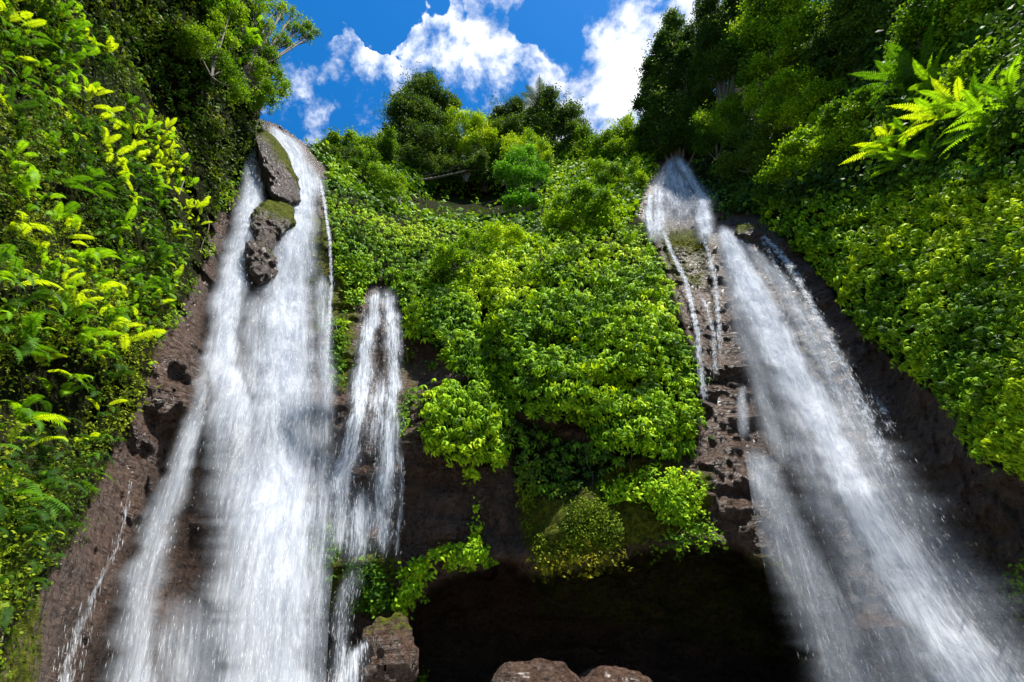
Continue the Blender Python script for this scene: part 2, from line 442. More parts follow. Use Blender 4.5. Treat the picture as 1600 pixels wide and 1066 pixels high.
def mat_water(name, soft=0.5, su=9.0, sv=.35, gain=1.0):
    m = bpy.data.materials.new(name); m.use_nodes = True; k = N(m.node_tree); k.n.clear()
    uv = k.new('ShaderNodeUVMap', uv_map='UVMap').outputs[0]
    de = k.new('ShaderNodeAttribute', attribute_name='flow').outputs['Fac']
    f1 = k.noise(k.mapping(uv, (su * .75, sv * 1.5, 1)), 1.0, 7, .66, .9)
    f2 = k.noise(k.mapping(uv, (su * .13, sv * 1.3, 1), (3, 1, 0)), 1.0, 5, .6, .4)
    f3 = k.noise(k.mapping(uv, (su * 1.7, sv * 7, 1), (7, 4, 0)), 1.0, 4, .65, .4)
    a = k.math('MULTIPLY', k.math('SUBTRACT', f1, .5), 1.9)
    a = k.math('ADD', a, k.math('MULTIPLY', k.math('SUBTRACT', f2, .5), 1.8))
    a = k.math('ADD', a, k.math('MULTIPLY', k.math('SUBTRACT', f3, .5), .9))
    a = k.math('ADD', a, k.math('MULTIPLY', de, 1.35 * gain))
    a = k.math('SUBTRACT', a, .25)
    al = k.ramp(a, .0, 1.0)
    al = k.math('MULTIPLY', al, k.ramp(de, .02, .45))
    al = k.math('ADD', al, k.math('MULTIPLY', k.math('MULTIPLY', de, soft), .5), clamp=True)
    al = k.math('MULTIPLY', al, k.ramp(de, 0.0, .12))
    col = k.mix(k.ramp(f1, .35, .6), (.32, .36, .43, 1), (.64, .67, .72, 1))
    d = k.new('ShaderNodeBsdfDiffuse'); k.l.new(col, d.inputs[0])
    t = k.new('ShaderNodeBsdfTranslucent'); k.l.new(col, t.inputs[0])
    bp = k.new('ShaderNodeBump'); bp.inputs['Strength'].default_value = .6; bp.inputs['Distance'].default_value = .25
    k.l.new(f1, bp.inputs['Height']); k.l.new(bp.outputs[0], d.inputs['Normal'])
    mx = k.new('ShaderNodeMixShader'); mx.inputs[0].default_value = .4; k.l.new(d.outputs[0], mx.inputs[1]); k.l.new(t.outputs[0], mx.inputs[2])
    tr = k.new('ShaderNodeBsdfTransparent')
    m2 = k.new('ShaderNodeMixShader'); k.l.new(al, m2.inputs[0]); k.l.new(tr.outputs[0], m2.inputs[1]); k.l.new(mx.outputs[0], m2.inputs[2])
    o = k.new('ShaderNodeOutputMaterial'); k.l.new(m2.outputs[0], o.inputs[0])
    return m


M_WATER = mat_water('falling_water')
M_TRICKLE = mat_water('thin_trickle', soft=0.0, su=16.0, sv=2.2, gain=.8)
M_MISTY = mat_water('drifting_spray', soft=.9, su=5.0, sv=.25)
M_VEIL = mat_water('fine_mist', soft=1.5, su=2.2, sv=.35, gain=.35)
M_DROP = bpy.data.materials.new('water_drops'); M_DROP.use_nodes = True
_p = M_DROP.node_tree.nodes['Principled BSDF']; _p.inputs['Base Color'].default_value = (.85, .88, .92, 1); _p.inputs['Roughness'].default_value = .3
_p.inputs['Alpha'].default_value = .45

# ------------------------------------------------------------------ terrain
LCV = [(500, 285), (525, 272), (585, 300), (650, 335), (740, 345), (850, 350), (860, 380), (800, 420), (720, 470), (660, 530), (625, 520), (622, 460), (590, 435), (560, 460), (540, 440), (520, 390)]
CV = [(640, 500), (690, 420), (760, 360), (830, 345), (880, 300), (960, 300), (1005, 345), (1035, 400), (1062, 480), (1088, 560), (1098, 640), (1085, 700), (1040, 722), (960, 705), (930, 700), (905, 665), (850, 650), (805, 645), (770, 600), (715, 585), (690, 560)]
LEFT = [(-220, -200), (385, -200), (395, 0), (430, 70), (440, 130), (412, 175), (398, 200), (372, 285), (328, 365), (318, 420), (285, 480), (248, 530), (228, 620), (190, 680), (150, 770), (112, 850), (62, 925), (22, 985), (0, 1060), (-220, 1200)]
RV = [(1168, 328), (1230, 300), (1330, 285), (1440, 275), (1600, 262), (1780, 270), (1780, 800), (1600, 745), (1515, 712), (1488, 645), (1418, 585), (1372, 542), (1318, 488), (1285, 436), (1235, 384)]
UPS = [(1085, 330), (1080, 180), (1150, 110), (1280, 60), (1420, 0), (1560, -90), (1800, -250), (1800, 290), (1600, 280), (1440, 290), (1330, 300), (1200, 335)]
MIDS = [(485, 225), (560, 250), (700, 256), (800, 250), (900, 248), (1000, 225), (1050, 215), (1030, 245), (1010, 300), (985, 345), (870, 350), (800, 360), (700, 360), (600, 330), (520, 290)]
HANG = [(650, 640), (662, 608), (700, 596), (745, 590), (765, 560), (800, 560), (800, 640), (798, 715), (770, 735), (735, 722), (700, 725), (668, 700)]
UNDER = [(790, 640), (870, 680), (960, 700), (1000, 715), (940, 745), (900, 775), (820, 780), (800, 730)]
LOWR = [(1340, 480), (1440, 560), (1510, 630), (1530, 700), (1610, 750), (1610, 800), (1540, 760), (1470, 680), (1400, 600)]
SKYP = [(402, -900), (398, 0), (428, 100), (408, 160), (402, 186), (432, 196), (490, 236), (560, 262), (700, 268), (800, 262), (900, 258), (1000, 236),
        (1045, 232), (1090, 175), (1150, 120), (1250, 70), (1400, 20), (1500, -40), (1600, -100), (1800, -300), (2200, -900)]
MOSSY = [([(395, 200), (420, 210), (465, 300), (450, 400), (405, 430), (395, 330)], .9), ([(478, 330), (515, 340), (520, 520), (490, 520)], .8),
         ([(515, 380), (560, 440), (555, 610), (512, 610)], .75), ([(600, 560), (660, 560), (650, 700), (600, 690)], .45), ([(470, 800), (540, 810), (620, 880), (620, 960), (480, 960)], .8),
         ([(810, 760), (1000, 720), (1110, 740), (1110, 820), (1000, 850), (860, 890), (820, 850)], .85), ([(1020, 355), (1110, 355), (1100, 450), (1050, 440)], .7),
         ([(1230, 500), (1290, 500), (1300, 620), (1250, 640)], .45), ([(0, 860), (70, 900), (60, 1100), (-100, 1100), (-100, 860)], .7), ([(1350, 720), (1560, 800), (1600, 900), (1400, 820)], .35),
         ([(820, 870), (1240, 860), (1330, 1080), (1100, 1000), (840, 960)], .55)]
VEG = [LCV, CV, LEFT, RV, UPS, MIDS, HANG, UNDER]
xs = np.concatenate([np.arange(-420, -12, 24), np.arange(-12, 1612, 3.2), np.arange(1620, 2030, 24)])
ys = np.concatenate([np.arange(-330, -12, 20), np.arange(-12, 1080, 3.2), np.arange(1084, 1420, 20)])
GX, GY = np.meshgrid(xs, ys)
GR = rock_R(GX, GY)
TV = at(GX, GY, GR)
moss = np.zeros(GX.shape)
for poly, amt in MOSSY: moss = np.maximum(moss, amt * sstep(sdist(GX, GY, poly), -25, 15))
soil = np.zeros(GX.shape)
for poly in VEG: soil = np.maximum(soil, sstep(sdist(GX, GY, poly), -18, 22))  # ground under plants painted dark, standing in for shade in leaf gaps
F = grid_faces(len(ys), len(xs))
inside = sdist(GX, GY, SKYP).ravel() > 0
keep = ~inside[F].all(1)
F = F[keep][:, ::-1]
# back skirt: carry the open rim outward so the plateau has depth
V = TV.reshape(-1, 3)
E = np.concatenate([F[:, [0, 1]], F[:, [1, 2]], F[:, [2, 3]], F[:, [3, 0]]])
key = {}
for a, b in E.tolist():
    if (b, a) in key: key.pop((b, a))
    else: key[(a, b)] = 1
rim = [(a, b) for a, b in key if inside[a] or inside[b]]
vid = sorted({i for e in rim for i in e}); back = {}
ext = []
for i in vid:
    p = V[i]; h = p.copy(); h[2] = 0; h = h / np.linalg.norm(h)
    back[i] = len(V) + len(ext); ext.append(p + h * 40 + np.array([0, 0, 1.5]))
V = np.concatenate([V, np.array(ext)]) if ext else V
mossv = np.concatenate([moss.ravel(), np.full(len(ext), .8)]); soil_shade_v = np.concatenate([soil.ravel(), np.ones(len(ext))])
F = np.concatenate([F, np.array([(b, a, back[a], back[b]) for a, b in rim], int)])
me = mesh_np('cliff_terrain', V, F, smooth=True, attrs={'moss': mossv, 'soil': soil_shade_v})
link('cliff_terrain', me, [M_ROCK], kind='structure')
gx, gy = np.meshgrid(np.linspace(-60, 60, 60), np.linspace(-40, 60, 50))
gz = -1.6 + .5 * fbm(np.stack([gx, gy, gx * 0], -1), .3, 3)
me = mesh_np('ground', np.stack([gx, gy, gz], -1).reshape(-1, 3), grid_faces(50, 60), smooth=True, attrs={'moss': np.full(3000, .3)})
M_BED = bpy.data.materials.new('pale_bounce_gravel'); M_BED.use_nodes = True; k = N(M_BED.node_tree); p_ = k.n['Principled BSDF']  # unseen bed, made pale to bounce light into the cave
k.l.new(k.mix(k.noise(k.new('ShaderNodeNewGeometry').outputs['Position'], 1.2, 6, .6), (.16, .16, .13, 1), (.42, .43, .40, 1)), p_.inputs['Base Color']); p_.inputs['Roughness'].default_value = .5
link('stream_bed_ground', me, [M_BED], kind='structure')


# ------------------------------------------------------------------ rocks
def lump(name, label, poly, R, T, mossy, cat='rock', seed=0.0, amp=.5, group=None, follow=0.0):
    poly = np.array(poly, float); c = poly.mean(0); na, nt = 72, 22
    ang = np.linspace(0, 2 * np.pi, na, endpoint=False)
    rad = []
    for a_ in ang:      # boundary radius by ray casting (star-shaped outline)
        d = np.array([math.cos(a_), math.sin(a_)]); best = 5.0
        for i in range(len(poly)):
            p, q = poly[i] - c, poly[(i + 1) % len(poly)] - c
            M = np.array([[d[0], -(q - p)[0]], [d[1], -(q - p)[1]]])
            if abs(np.linalg.det(M)) < 1e-9: continue
            t, s = np.linalg.solve(M, p)
            if t > 0 and -1e-6 <= s <= 1 + 1e-6: best = max(best, t)
        rad.append(best)
    rad = np.array(rad); rad = (rad + np.roll(rad, 1) + np.roll(rad, -1)) / 3
    th = np.linspace(0.02, np.pi - 0.02, nt * 2)
    t = np.sin(th)[:, None] ** .8; px = c[0] + t * rad[None] * np.cos(ang); py = c[1] + t * rad[None] * np.sin(ang)
    Rr = (R + (base_R(np.array(c[0]), np.array(c[1])) * 0)) - T * np.cos(th)[:, None] + 0 * px
    if follow: Rr = Rr + (base_R(px, py) - float(base_R(c[0], c[1]))) * follow
    P = at(px, py, Rr)
    cen = at(c[0], c[1], R)
    dirn = norm(P - cen)
    nz = fbm(P + seed, .8, 5, .6) * amp * 1.5 + (1 - 2 * np.abs(fbm(P + seed, 1.6, 3))) * amp * .5
    P = P + dirn * nz[..., None]
    ms = np.clip(mossy + .5 * dirn[..., 2] * (mossy > 0) + .3 * fbm(P, .6, 2), 0, 1)
    me = mesh_np(name, P.reshape(-1, 3), grid_faces(nt * 2, na, True), smooth=True, attrs={'moss': ms.ravel()})
    o = link(name, me, [M_WET if cat == 'boulder' else M_DARKROCK if name == 'rock_outcrop' else M_ROCK], label=label, category=cat)
    if group: o['group'] = group
    return o


def br(x, y, d): return float(base_R(np.array(float(x)), np.array(float(y)))) - d


lump('rock_outcrop', 'tall dark mossy outcrop splitting the top of the large waterfall', [(400, 205), (425, 212), (446, 240), (462, 280), (467, 312), (450, 318), (436, 322), (420, 300), (405, 250)], br(436, 270, 1.5), 1.3, .45, seed=3, follow=1)
lump('rock_outcrop', 'second mossy outcrop lobe below the tall one between both water branches', [(405, 318), (440, 312), (458, 330), (456, 352), (438, 366), (424, 395), (405, 400), (398, 350)], br(428, 350, 1.5), 1.2, .6, seed=31, follow=1)
lump('rock_outcrop', 'lowest dark rock nub under the mossy outcrops inside the large waterfall', [(392, 385), (415, 385), (428, 405), (420, 432), (402, 440), (388, 420)], br(408, 410, 1.6), 1.0, .15, seed=37, follow=1)
lump('rock_bulge', 'rounded wet brown boulder bulging beside the middle of the large waterfall', [(212, 590), (240, 562), (285, 560), (316, 572), (324, 600), (318, 635), (290, 660), (250, 670), (215, 640)], 17.6, 1.3, 0, seed=9)
lump('rock_shelf', 'wet rock hump with water curling over it inside the large fall', [(320, 640), (350, 632), (372, 650), (378, 690), (360, 730), (335, 735), (318, 700)], 19.6, .8, 0, seed=19)
lump('rock_ledge', 'moss topped rock ledge beneath the upper cascade', [(1030, 362), (1060, 354), (1095, 358), (1110, 380), (1112, 420), (1100, 450), (1075, 440), (1050, 405)], 27.2, 1.4, .9, seed=5, follow=1)
lump('rock_spur', 'small brown mossy knob between two streams at the lip of the fall', [(1150, 352), (1170, 350), (1190, 366), (1198, 390), (1185, 400), (1165, 388)], 27.4, .9, .35, seed=8, follow=1)
lump('rock_pillar', 'brown wet rock pillar at the cave mouth with water sliding down its side', [(562, 1075), (572, 1000), (590, 975), (618, 968), (636, 985), (638, 1040), (628, 1150), (570, 1150)], 18.2, 1.0, .12, seed=11)
lump('boulder', 'glistening craggy brown boulder lit at the foot of the dark cave', [(776, 1062), (792, 1047), (830, 1044), (856, 1052), (885, 1048), (905, 1064), (912, 1130), (840, 1190), (775, 1150)], 12.6, .75, 0, cat='boulder', seed=14, amp=.3)
lump('boulder', 'low dim boulder in shade behind the glistening one in the cave', [(900, 1062), (940, 1048), (990, 1050), (1015, 1068), (1010, 1130), (900, 1150)], 16.5, 1.0, 0, cat='boulder', seed=17, amp=.25)


# ------------------------------------------------------------------ vines and leafy cover
def in_poly_points(poly, n, gridlike=True):
    poly = np.array(poly, float); lo, hi = poly.min(0), poly.max(0)
    area_box = np.prod(hi - lo); got = []
    k = 0
    while sum(map(len, got)) < n and k < 40:
        q = rng.random((n * 2, 2)) * (hi - lo) + lo
        got.append(q[sdist(q[:, 0], q[:, 1], poly) > 0]); k += 1
    return np.concatenate(got)[:n]


def poly_area(poly):
    p = np.array(poly, float); x, y = p[:, 0], p[:, 1]
    return abs((x * np.roll(y, -1) - y * np.roll(x, -1)).sum()) / 2


def bulge(P, amp):
    q = P * np.array([.62, .5, .28])
    h = fbm(q, 1.0, 3, .55)
    lobes = 1.3 * np.abs(fbm(P * np.array([.8, .8, .4]), 1.0, 2))
    zz = P[..., 2] * .62 + 2.4 * fbm(P + 5, .3, 2); fr = zz - np.floor(zz)
    row = (1 - fr) * sstep(fr, 0, .12)
    return .25 + amp * (.6 * np.clip(h + .35, 0, 1.2) + .5 * lobes) + .75 * min(amp, 1.0) * row


def leaf_surf(px, py, amp, edge=None):
    R = rock_R(px, py, False); P = at(px, py, R)
    b = bulge(P, amp)
    if edge is not None: b = b * edge
    return at(px, py, R - b)


# dark zones: leaves thinned so painted near-black ground reads as shade
GLOOM = [[(630, 300), (700, 278), (850, 280), (870, 330), (770, 345), (650, 338)], [(1000, 200), (1110, 205), (1120, 300), (1090, 270), (1000, 240)], [(1130, 110), (1260, 110), (1240, 150), (1140, 160)],
         [(1310, 220), (1380, 200), (1400, 250), (1340, 290)], [(1470, 215), (1620, 205), (1640, 260), (1500, 262)], [(190, 60), (300, 70), (345, 190), (290, 215), (210, 150)], [(40, 540), (190, 560), (180, 650), (60, 720), (-20, 640)], [(0, 110), (60, 100), (50, 170), (0, 180)],
         [(-30, 440), (100, 430), (90, 480), (-30, 490)], [(100, 270), (150, 300), (120, 330), (70, 320)]]


def leaf_field(poly, spacing, size, amp, colors, templates, up=.8, jitter=.35, depth=0.0, holes=0.0, tone=None):
    n = int(poly_area(poly) / spacing ** 2)
    q = in_poly_points(poly, n); sdv = sdist(q[:, 0], q[:, 1], poly)
    q = q[(sdv + (26 if templates is SMALL_T and len(q) < 3000 else 16) * fbm(np.c_[q / 26, q[:, 0] * 0], 1, 3)) > 2]
    ed = lambda a, b: .35 + .65 * sstep(sdist(a, b, poly), 0, 28)
    P = leaf_surf(q[:, 0], q[:, 1], amp, ed(q[:, 0], q[:, 1]))
    dx = leaf_surf(q[:, 0] + 3, q[:, 1], amp, ed(q[:, 0] + 3, q[:, 1])) - P; dy = leaf_surf(q[:, 0], q[:, 1] + 3, amp, ed(q[:, 0], q[:, 1] + 3)) - P
    nr = norm(np.cross(dy, dx)); toc = norm(CAM - P); nr = nr * np.sign((nr * toc).sum(1))[:, None]
    if templates is SMALL_T:
        dz = np.ones(len(q))
        for pl in GLOOM: dz = np.minimum(dz, 1 - .85 * sstep(sdist(q[:, 0], q[:, 1], pl), -10, 18))
        kz = rng.random(len(q)) < dz; q, P, nr, toc = q[kz], P[kz], nr[kz], toc[kz]
    if holes > 0:
        keep = fbm(P, .55, 3) > -1 + holes
        q, P, nr, toc = q[keep], P[keep], nr[keep], toc[keep]
    P = P + nr * (rng.normal(0, 1, (len(P), 1)) * .12 - depth)
    z = norm(nr * (1.15 - up * .45) + np.array([0, 0, up * .75]) + rng.normal(0, jitter, P.shape))
    rot = frames(z, rng.random(len(P)) * 6.28)
    sc = size * rng.uniform(.65, 1.25, len(P))
    if templates is VINE_T: sc = sc * np.clip(((P - CAM) @ FWD) / 19.0, .6, 1.25)
    if templates is SMALL_T: sc = sc * np.clip(((P - CAM) @ FWD) / 17.0, .5, 1.5)
    a, b, c = (np.array(x) for x in colors)
    t = np.clip(.5 + .9 * fbm(P, .28, 3) + rng.normal(0, .22, len(P)), 0, 1)[:, None]
    tint = a + (b - a) * np.clip(t * 2, 0, 1) + (c - b) * np.clip(t * 2 - 1, 0, 1)
    if tone is not None: tint = tint * tone(q[:, 0], q[:, 1])
    return q, P, rot, sc, tint


def bake_templates(templates, colors, mat, nm):
    out = []
    for i, (tv, tf, tb) in enumerate(templates):
        for j, c in enumerate(colors):
            me = mesh_np(nm, tv, tf, col=np.array(c)[None] * tb[:, None]); me.materials.append(mat); out.append(me)
    return out


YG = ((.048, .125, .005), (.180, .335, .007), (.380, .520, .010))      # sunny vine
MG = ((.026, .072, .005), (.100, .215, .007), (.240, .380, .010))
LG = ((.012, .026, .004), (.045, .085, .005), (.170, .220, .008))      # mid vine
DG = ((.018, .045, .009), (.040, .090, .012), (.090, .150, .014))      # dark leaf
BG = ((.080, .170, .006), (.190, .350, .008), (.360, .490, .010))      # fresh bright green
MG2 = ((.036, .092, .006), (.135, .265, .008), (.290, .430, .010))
OL = ((.045, .060, .006), (.110, .120, .008), (.190, .180, .010))      # olive moss
PIECES = bake_templates(VINE_T[:4], (MG[1], YG[1], YG[2], BG[1]), M_VINE, 'leaf_cluster')


def vine(name, label, cat, poly, spacing, size, amp, colors, npieces=0, templates=VINE_T, layers=((0, .8), (.55, .3)), mat=None, stems=0, holes=0, group=None, up=.8, tone=None):
    mat = mat or M_VINE
    c = np.array(poly, float).mean(0); loc = surf(c[0], c[1], False)
    root = thing(name, label, cat, loc, group)
    Vs, Fs, Cs, b0 = [], [], [], 0
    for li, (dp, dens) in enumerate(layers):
        q, P, rot, sc, tint = leaf_field(poly, spacing / math.sqrt(dens), size, amp, colors if li == 0 or templates is not VINE_T else DG, templates, up=up, depth=dp, holes=holes, tone=tone)  # inner leaves tinted dark so gaps between clusters look shaded
        if li == 0 and npieces:
            d = np.linalg.norm(P - CAM, axis=1); order = np.argsort(d / sc)[:npieces * 3]; order = rng.permutation(order)[:npieces]
            for i in order:
                k = min(range(4), key=lambda j: abs(sum((MG[1], YG[1], YG[2], BG[1])[j]) - float(tint[i].sum())))
                o = link('leaf_cluster', PIECES[(int(i) % 4) * 4 + k], (), root)
                o.matrix_world = Matrix.LocRotScale(Vector(P[i]), Matrix(rot[i].tolist()).to_quaternion(), Vector((sc[i] * 1.1,) * 3))
                o.matrix_parent_inverse = Matrix.Identity(4)
                o.matrix_basis = Matrix.Translation(-Vector(root.location)) @ Matrix.LocRotScale(Vector(P[i]), Matrix(rot[i].tolist()).to_quaternion(), Vector((sc[i] * 1.1,) * 3))
            keep = np.ones(len(P), bool); keep[order] = False
            P, rot, sc, tint = P[keep], rot[keep], sc[keep], tint[keep]
        v, f, cc = scatter(templates, P, rot, sc, tint)
        Vs.append(v); Fs.append(f + b0); Cs.append(cc); b0 += len(v)
    v = np.concatenate(Vs) - np.array(root.location)
    me = mesh_np('foliage', v, np.concatenate(Fs), col=np.concatenate(Cs))
    o = link('foliage', me, [mat], root, kind='stuff'); o.matrix_parent_inverse = Matrix.Identity(4)
    if stems:
        tubes = []
        for _ in range(stems):
            s = in_poly_points(poly, 1)[0]; ln = random.uniform(30, 90)
            t = np.linspace(0, 1, 10); a, b = s[0] + 6 * np.sin(t * 5 + s[0]), s[1] + ln * t
            tubes.append(at(a, b, rock_R(a, b, False) - .3))
        for tb in tubes: tube_obj('stem', [tb], .03, root)
    return root


def tube_obj(name, paths, r, parent, taper=0.3, seg=6, mat=None, radii=None, kind=None):
    Vs, Fs, b = [], [], 0
    for k, p in enumerate(paths):
        p = np.asarray(p, float); n = len(p); tg = norm(np.gradient(p, axis=0))
        a = np.where(np.abs(tg[:, 2:3]) < .9, np.array([[0, 0, 1.0]]), np.array([[1.0, 0, 0]]))
        x = norm(np.cross(a, tg)); y = np.cross(tg, x)
        rr = (radii[k] if radii is not None else r) * np.linspace(1, taper, n)
        th = np.linspace(0, 2 * np.pi, seg, endpoint=False)
        ring = p[:, None] + rr[:, None, None] * (np.cos(th)[None, :, None] * x[:, None] + np.sin(th)[None, :, None] * y[:, None])
        Vs.append(ring.reshape(-1, 3)); Fs.append(grid_faces(n, seg, True) + b); b += n * seg
    V = np.concatenate(Vs) - (np.array(parent.location) if parent is not None else 0)
    me = mesh_np(name, V, np.concatenate(Fs), smooth=True)
    o = link(name, me, [mat or M_BARK], parent); o.matrix_parent_inverse = Matrix.Identity(4)
    if kind: o['kind'] = kind
    return o


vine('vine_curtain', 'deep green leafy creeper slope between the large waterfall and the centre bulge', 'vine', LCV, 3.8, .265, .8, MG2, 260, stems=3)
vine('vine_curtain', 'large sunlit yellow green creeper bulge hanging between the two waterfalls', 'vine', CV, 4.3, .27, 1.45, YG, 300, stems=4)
vine('vine_curtain', 'shaded dark creeper under the big sunlit bulge above the cave', 'vine', [(790, 640), (870, 680), (960, 700), (1000, 715), (940, 745), (900, 775), (820, 780), (800, 730)], 6, .24, .5, DG, 60, stems=2)  # deep leaf colour stands in for shade beneath the bulge
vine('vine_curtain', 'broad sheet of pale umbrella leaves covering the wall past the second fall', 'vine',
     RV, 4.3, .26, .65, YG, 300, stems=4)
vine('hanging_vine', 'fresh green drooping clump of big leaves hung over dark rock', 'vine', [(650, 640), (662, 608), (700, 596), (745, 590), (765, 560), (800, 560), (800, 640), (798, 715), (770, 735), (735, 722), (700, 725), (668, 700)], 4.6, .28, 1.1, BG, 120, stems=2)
vine('creeper', 'bright leafy clump spilling over the cave roof beneath the bulge', 'creeper', [(930, 790), (940, 748), (975, 738), (1010, 718), (1060, 728), (1108, 745), (1106, 775), (1092, 812), (1068, 828), (1030, 812), (990, 780)], 4.0, .17, .4, BG, 60, SMALL_T)
vine('creeper', 'short leafy tuft dangling just under the drooping clump', 'creeper', [(725, 735), (745, 725), (760, 740), (750, 760), (730, 758)], 4, .22, .3, BG, 0, SMALL_T)
vine('creeper', 'leafy fringe trailing along the left lip of the cave', 'creeper', [(612, 945), (622, 890), (655, 868), (690, 850), (730, 846), (768, 856), (760, 880), (715, 882), (680, 890), (655, 915), (645, 945), (628, 950)], 4, .2, .5, BG, 80, SMALL_T)
vine('creeper', 'thin climbing sprig on bare brown rock above the cave lip', 'creeper', [(733, 786), (752, 788), (755, 815), (745, 848), (733, 846), (738, 818)], 4, .18, .2, BG, 0, SMALL_T)
vine('creeper', 'pointed cluster of bright leaves hanging alone at the cave mouth', 'creeper', [(637, 925), (655, 912), (664, 925), (650, 948), (640, 944)], 4, .2, .2, BG, 0, SMALL_T)
vine('creeper', 'mossy strip of small leaves beside the thin trickle', 'creeper', [(516, 490), (545, 480), (552, 500), (545, 560), (540, 605), (518, 600)], 4, .15, .3, MG, 0, SMALL_T)
vine('creeper', 'narrow green strip down the rock between trickle and small fall', 'creeper', [(520, 380), (545, 400), (575, 440), (568, 478), (540, 478), (524, 440)], 4, .16, .3, MG, 0, SMALL_T)
vine('creeper', 'small leaf tuft on rock just past the small fall', 'creeper', [(630, 560), (645, 545), (656, 552), (652, 572), (634, 574)], 4, .17, .2, MG, 0, SMALL_T)
vine('creeper', 'little round leaf tuft under the dark hollow', 'creeper', [(662, 566), (676, 560), (682, 572), (668, 580)], 4, .15, .2, MG, 0, SMALL_T)
vine('creeper', 'mossy leaf patch hugging the lower edge of the small fall', 'creeper', [(612, 660), (622, 630), (640, 600), (655, 608), (650, 640), (636, 675), (618, 684)], 4, .15, .3, MG, 0, SMALL_T)
vine('creeper', 'green leaf mound half veiled by the foot of the small fall', 'creeper', [(540, 880), (575, 865), (605, 880), (612, 930), (600, 955), (560, 955), (540, 930)], 4.4, .17, .4, MG, 0, SMALL_T)
vine('creeper', 'wet green patch behind spray where the small fall breaks', 'creeper', [(482, 820), (515, 815), (530, 860), (525, 910), (490, 900), (478, 860)], 4.4, .17, .3, MG, 0, SMALL_T)
vine('creeper', 'bright leaves sprouting at the foot of the cave pillar', 'creeper', [(624, 1050), (650, 1045), (672, 1062), (668, 1085), (620, 1085)], 4, .17, .5, BG, 0, SMALL_T)
vine('creeper', 'low leaf cover along the rocks at the shaded cliff foot', 'creeper', [(1570, 860), (1620, 850), (1640, 1000), (1590, 960)], 5, .17, .3, MG, 0, SMALL_T)
vine('moss_bank', 'thick olive moss draped over the bulging cave roof', 'moss', [(870, 815), (905, 770), (960, 742), (1010, 735), (1045, 780), (1035, 820), (1000, 842), (960, 858), (915, 868), (885, 880), (875, 850)], 3.0, .1, .2, ((.02, .04, .004), (.07, .12, .005), (.17, .23, .008)), 0, MOSS_T, layers=((0, 1.0), (.2, .5)), mat=M_MOSS, holes=.95)
vine('moss_bank', 'narrow ragged moss strip down the dark corner of the cave roof', 'moss', [(808, 760), (830, 765), (842, 810), (868, 850), (878, 885), (850, 892), (832, 860), (818, 820)], 3.0, .1, .15, ((.02, .04, .004), (.07, .12, .005), (.17, .23, .008)), 0, MOSS_T, layers=((0, 1.0), (.2, .5)), mat=M_MOSS, holes=.95)
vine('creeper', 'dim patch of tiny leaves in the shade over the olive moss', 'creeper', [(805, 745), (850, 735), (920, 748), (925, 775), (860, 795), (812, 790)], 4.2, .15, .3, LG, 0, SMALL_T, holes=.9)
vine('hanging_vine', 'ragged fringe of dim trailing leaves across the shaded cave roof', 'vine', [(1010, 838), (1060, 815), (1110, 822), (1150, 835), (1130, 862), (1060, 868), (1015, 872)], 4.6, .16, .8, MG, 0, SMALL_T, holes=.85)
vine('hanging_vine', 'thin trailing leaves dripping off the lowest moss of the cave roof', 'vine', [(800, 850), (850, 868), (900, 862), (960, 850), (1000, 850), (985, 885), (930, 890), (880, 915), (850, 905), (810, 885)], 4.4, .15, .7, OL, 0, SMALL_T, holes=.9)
vine('moss_patch', 'golden moss cap on the ledge below the upper cascade', 'moss', [(1032, 362), (1065, 354), (1095, 362), (1100, 395), (1075, 400), (1045, 385)], 3.2, .13, 1.3, OL, 0, MOSS_T, layers=((0, 1.0),), mat=M_MOSS)
vine('moss_patch', 'golden pointed moss patch lower on the ledge between two trickles', 'moss', [(1085, 405), (1100, 412), (1108, 440), (1085, 446), (1078, 432)], 3.2, .13, 1.3, OL, 0, MOSS_T, layers=((0, 1.0),), mat=M_MOSS)
vine('moss_patch', 'moss growing on the rock strip along the large fall edge', 'moss', [(480, 340), (512, 350), (515, 460), (500, 500), (488, 440)], 3.4, .12, .2, OL, 0, MOSS_T, layers=((0, 1.0),), mat=M_MOSS, holes=.8)

# left wall: mixed small-leaved cover


def left_tone(px, py):
    # species vary: bluish dark climbers, yellow-green herbs
    P = np.c_[px / 70, py / 70, px * 0]
    k = fbm(P, 1, 2)[:, None]
    return np.clip(1 + k * np.array([[.5, .35, .1]]), .4, 1.6)


vine('wall_undergrowth', 'tangle of small leaved plants clothing the steep fern wall', 'undergrowth', LEFT, 5.6, .12, 1.3, LG, 0, SMALL_T, layers=((0, 1.0), (.3, .8)), stems=8, holes=.72, tone=left_tone, up=.6)
vine('wall_undergrowth', 'small dark climbing leaves edging the fern wall above wet rock', 'undergrowth', [(330, 340), (400, 190), (440, 120), (455, 150), (405, 215), (378, 300), (332, 375), (325, 430), (290, 490), (255, 535), (240, 520), (290, 450)], 4.6, .14, .7, MG, 0, SMALL_T, holes=.6)
vine('climbing_vine', 'rope like strands of dark glossy leaves hanging in the shaded hollow', 'vine', [(130, 20), (250, 0), (330, 60), (360, 180), (300, 210), (220, 140), (160, 110)], 7, .22, .6, DG, 60, stems=4)
# right upper slope cover
vine('slope_undergrowth', 'dim mixed leaves covering the steep ground under the far trees', 'undergrowth', UPS, 4.4, .28, 1.2, (DG[0], DG[1], MG[1]), 0, SMALL_T)
vine('slope_undergrowth', 'shaded leafy ground under the skyline trees between the falls', 'undergrowth', MIDS, 3.4, .4, 1.3, MG, 0, SMALL_T, up=.3)


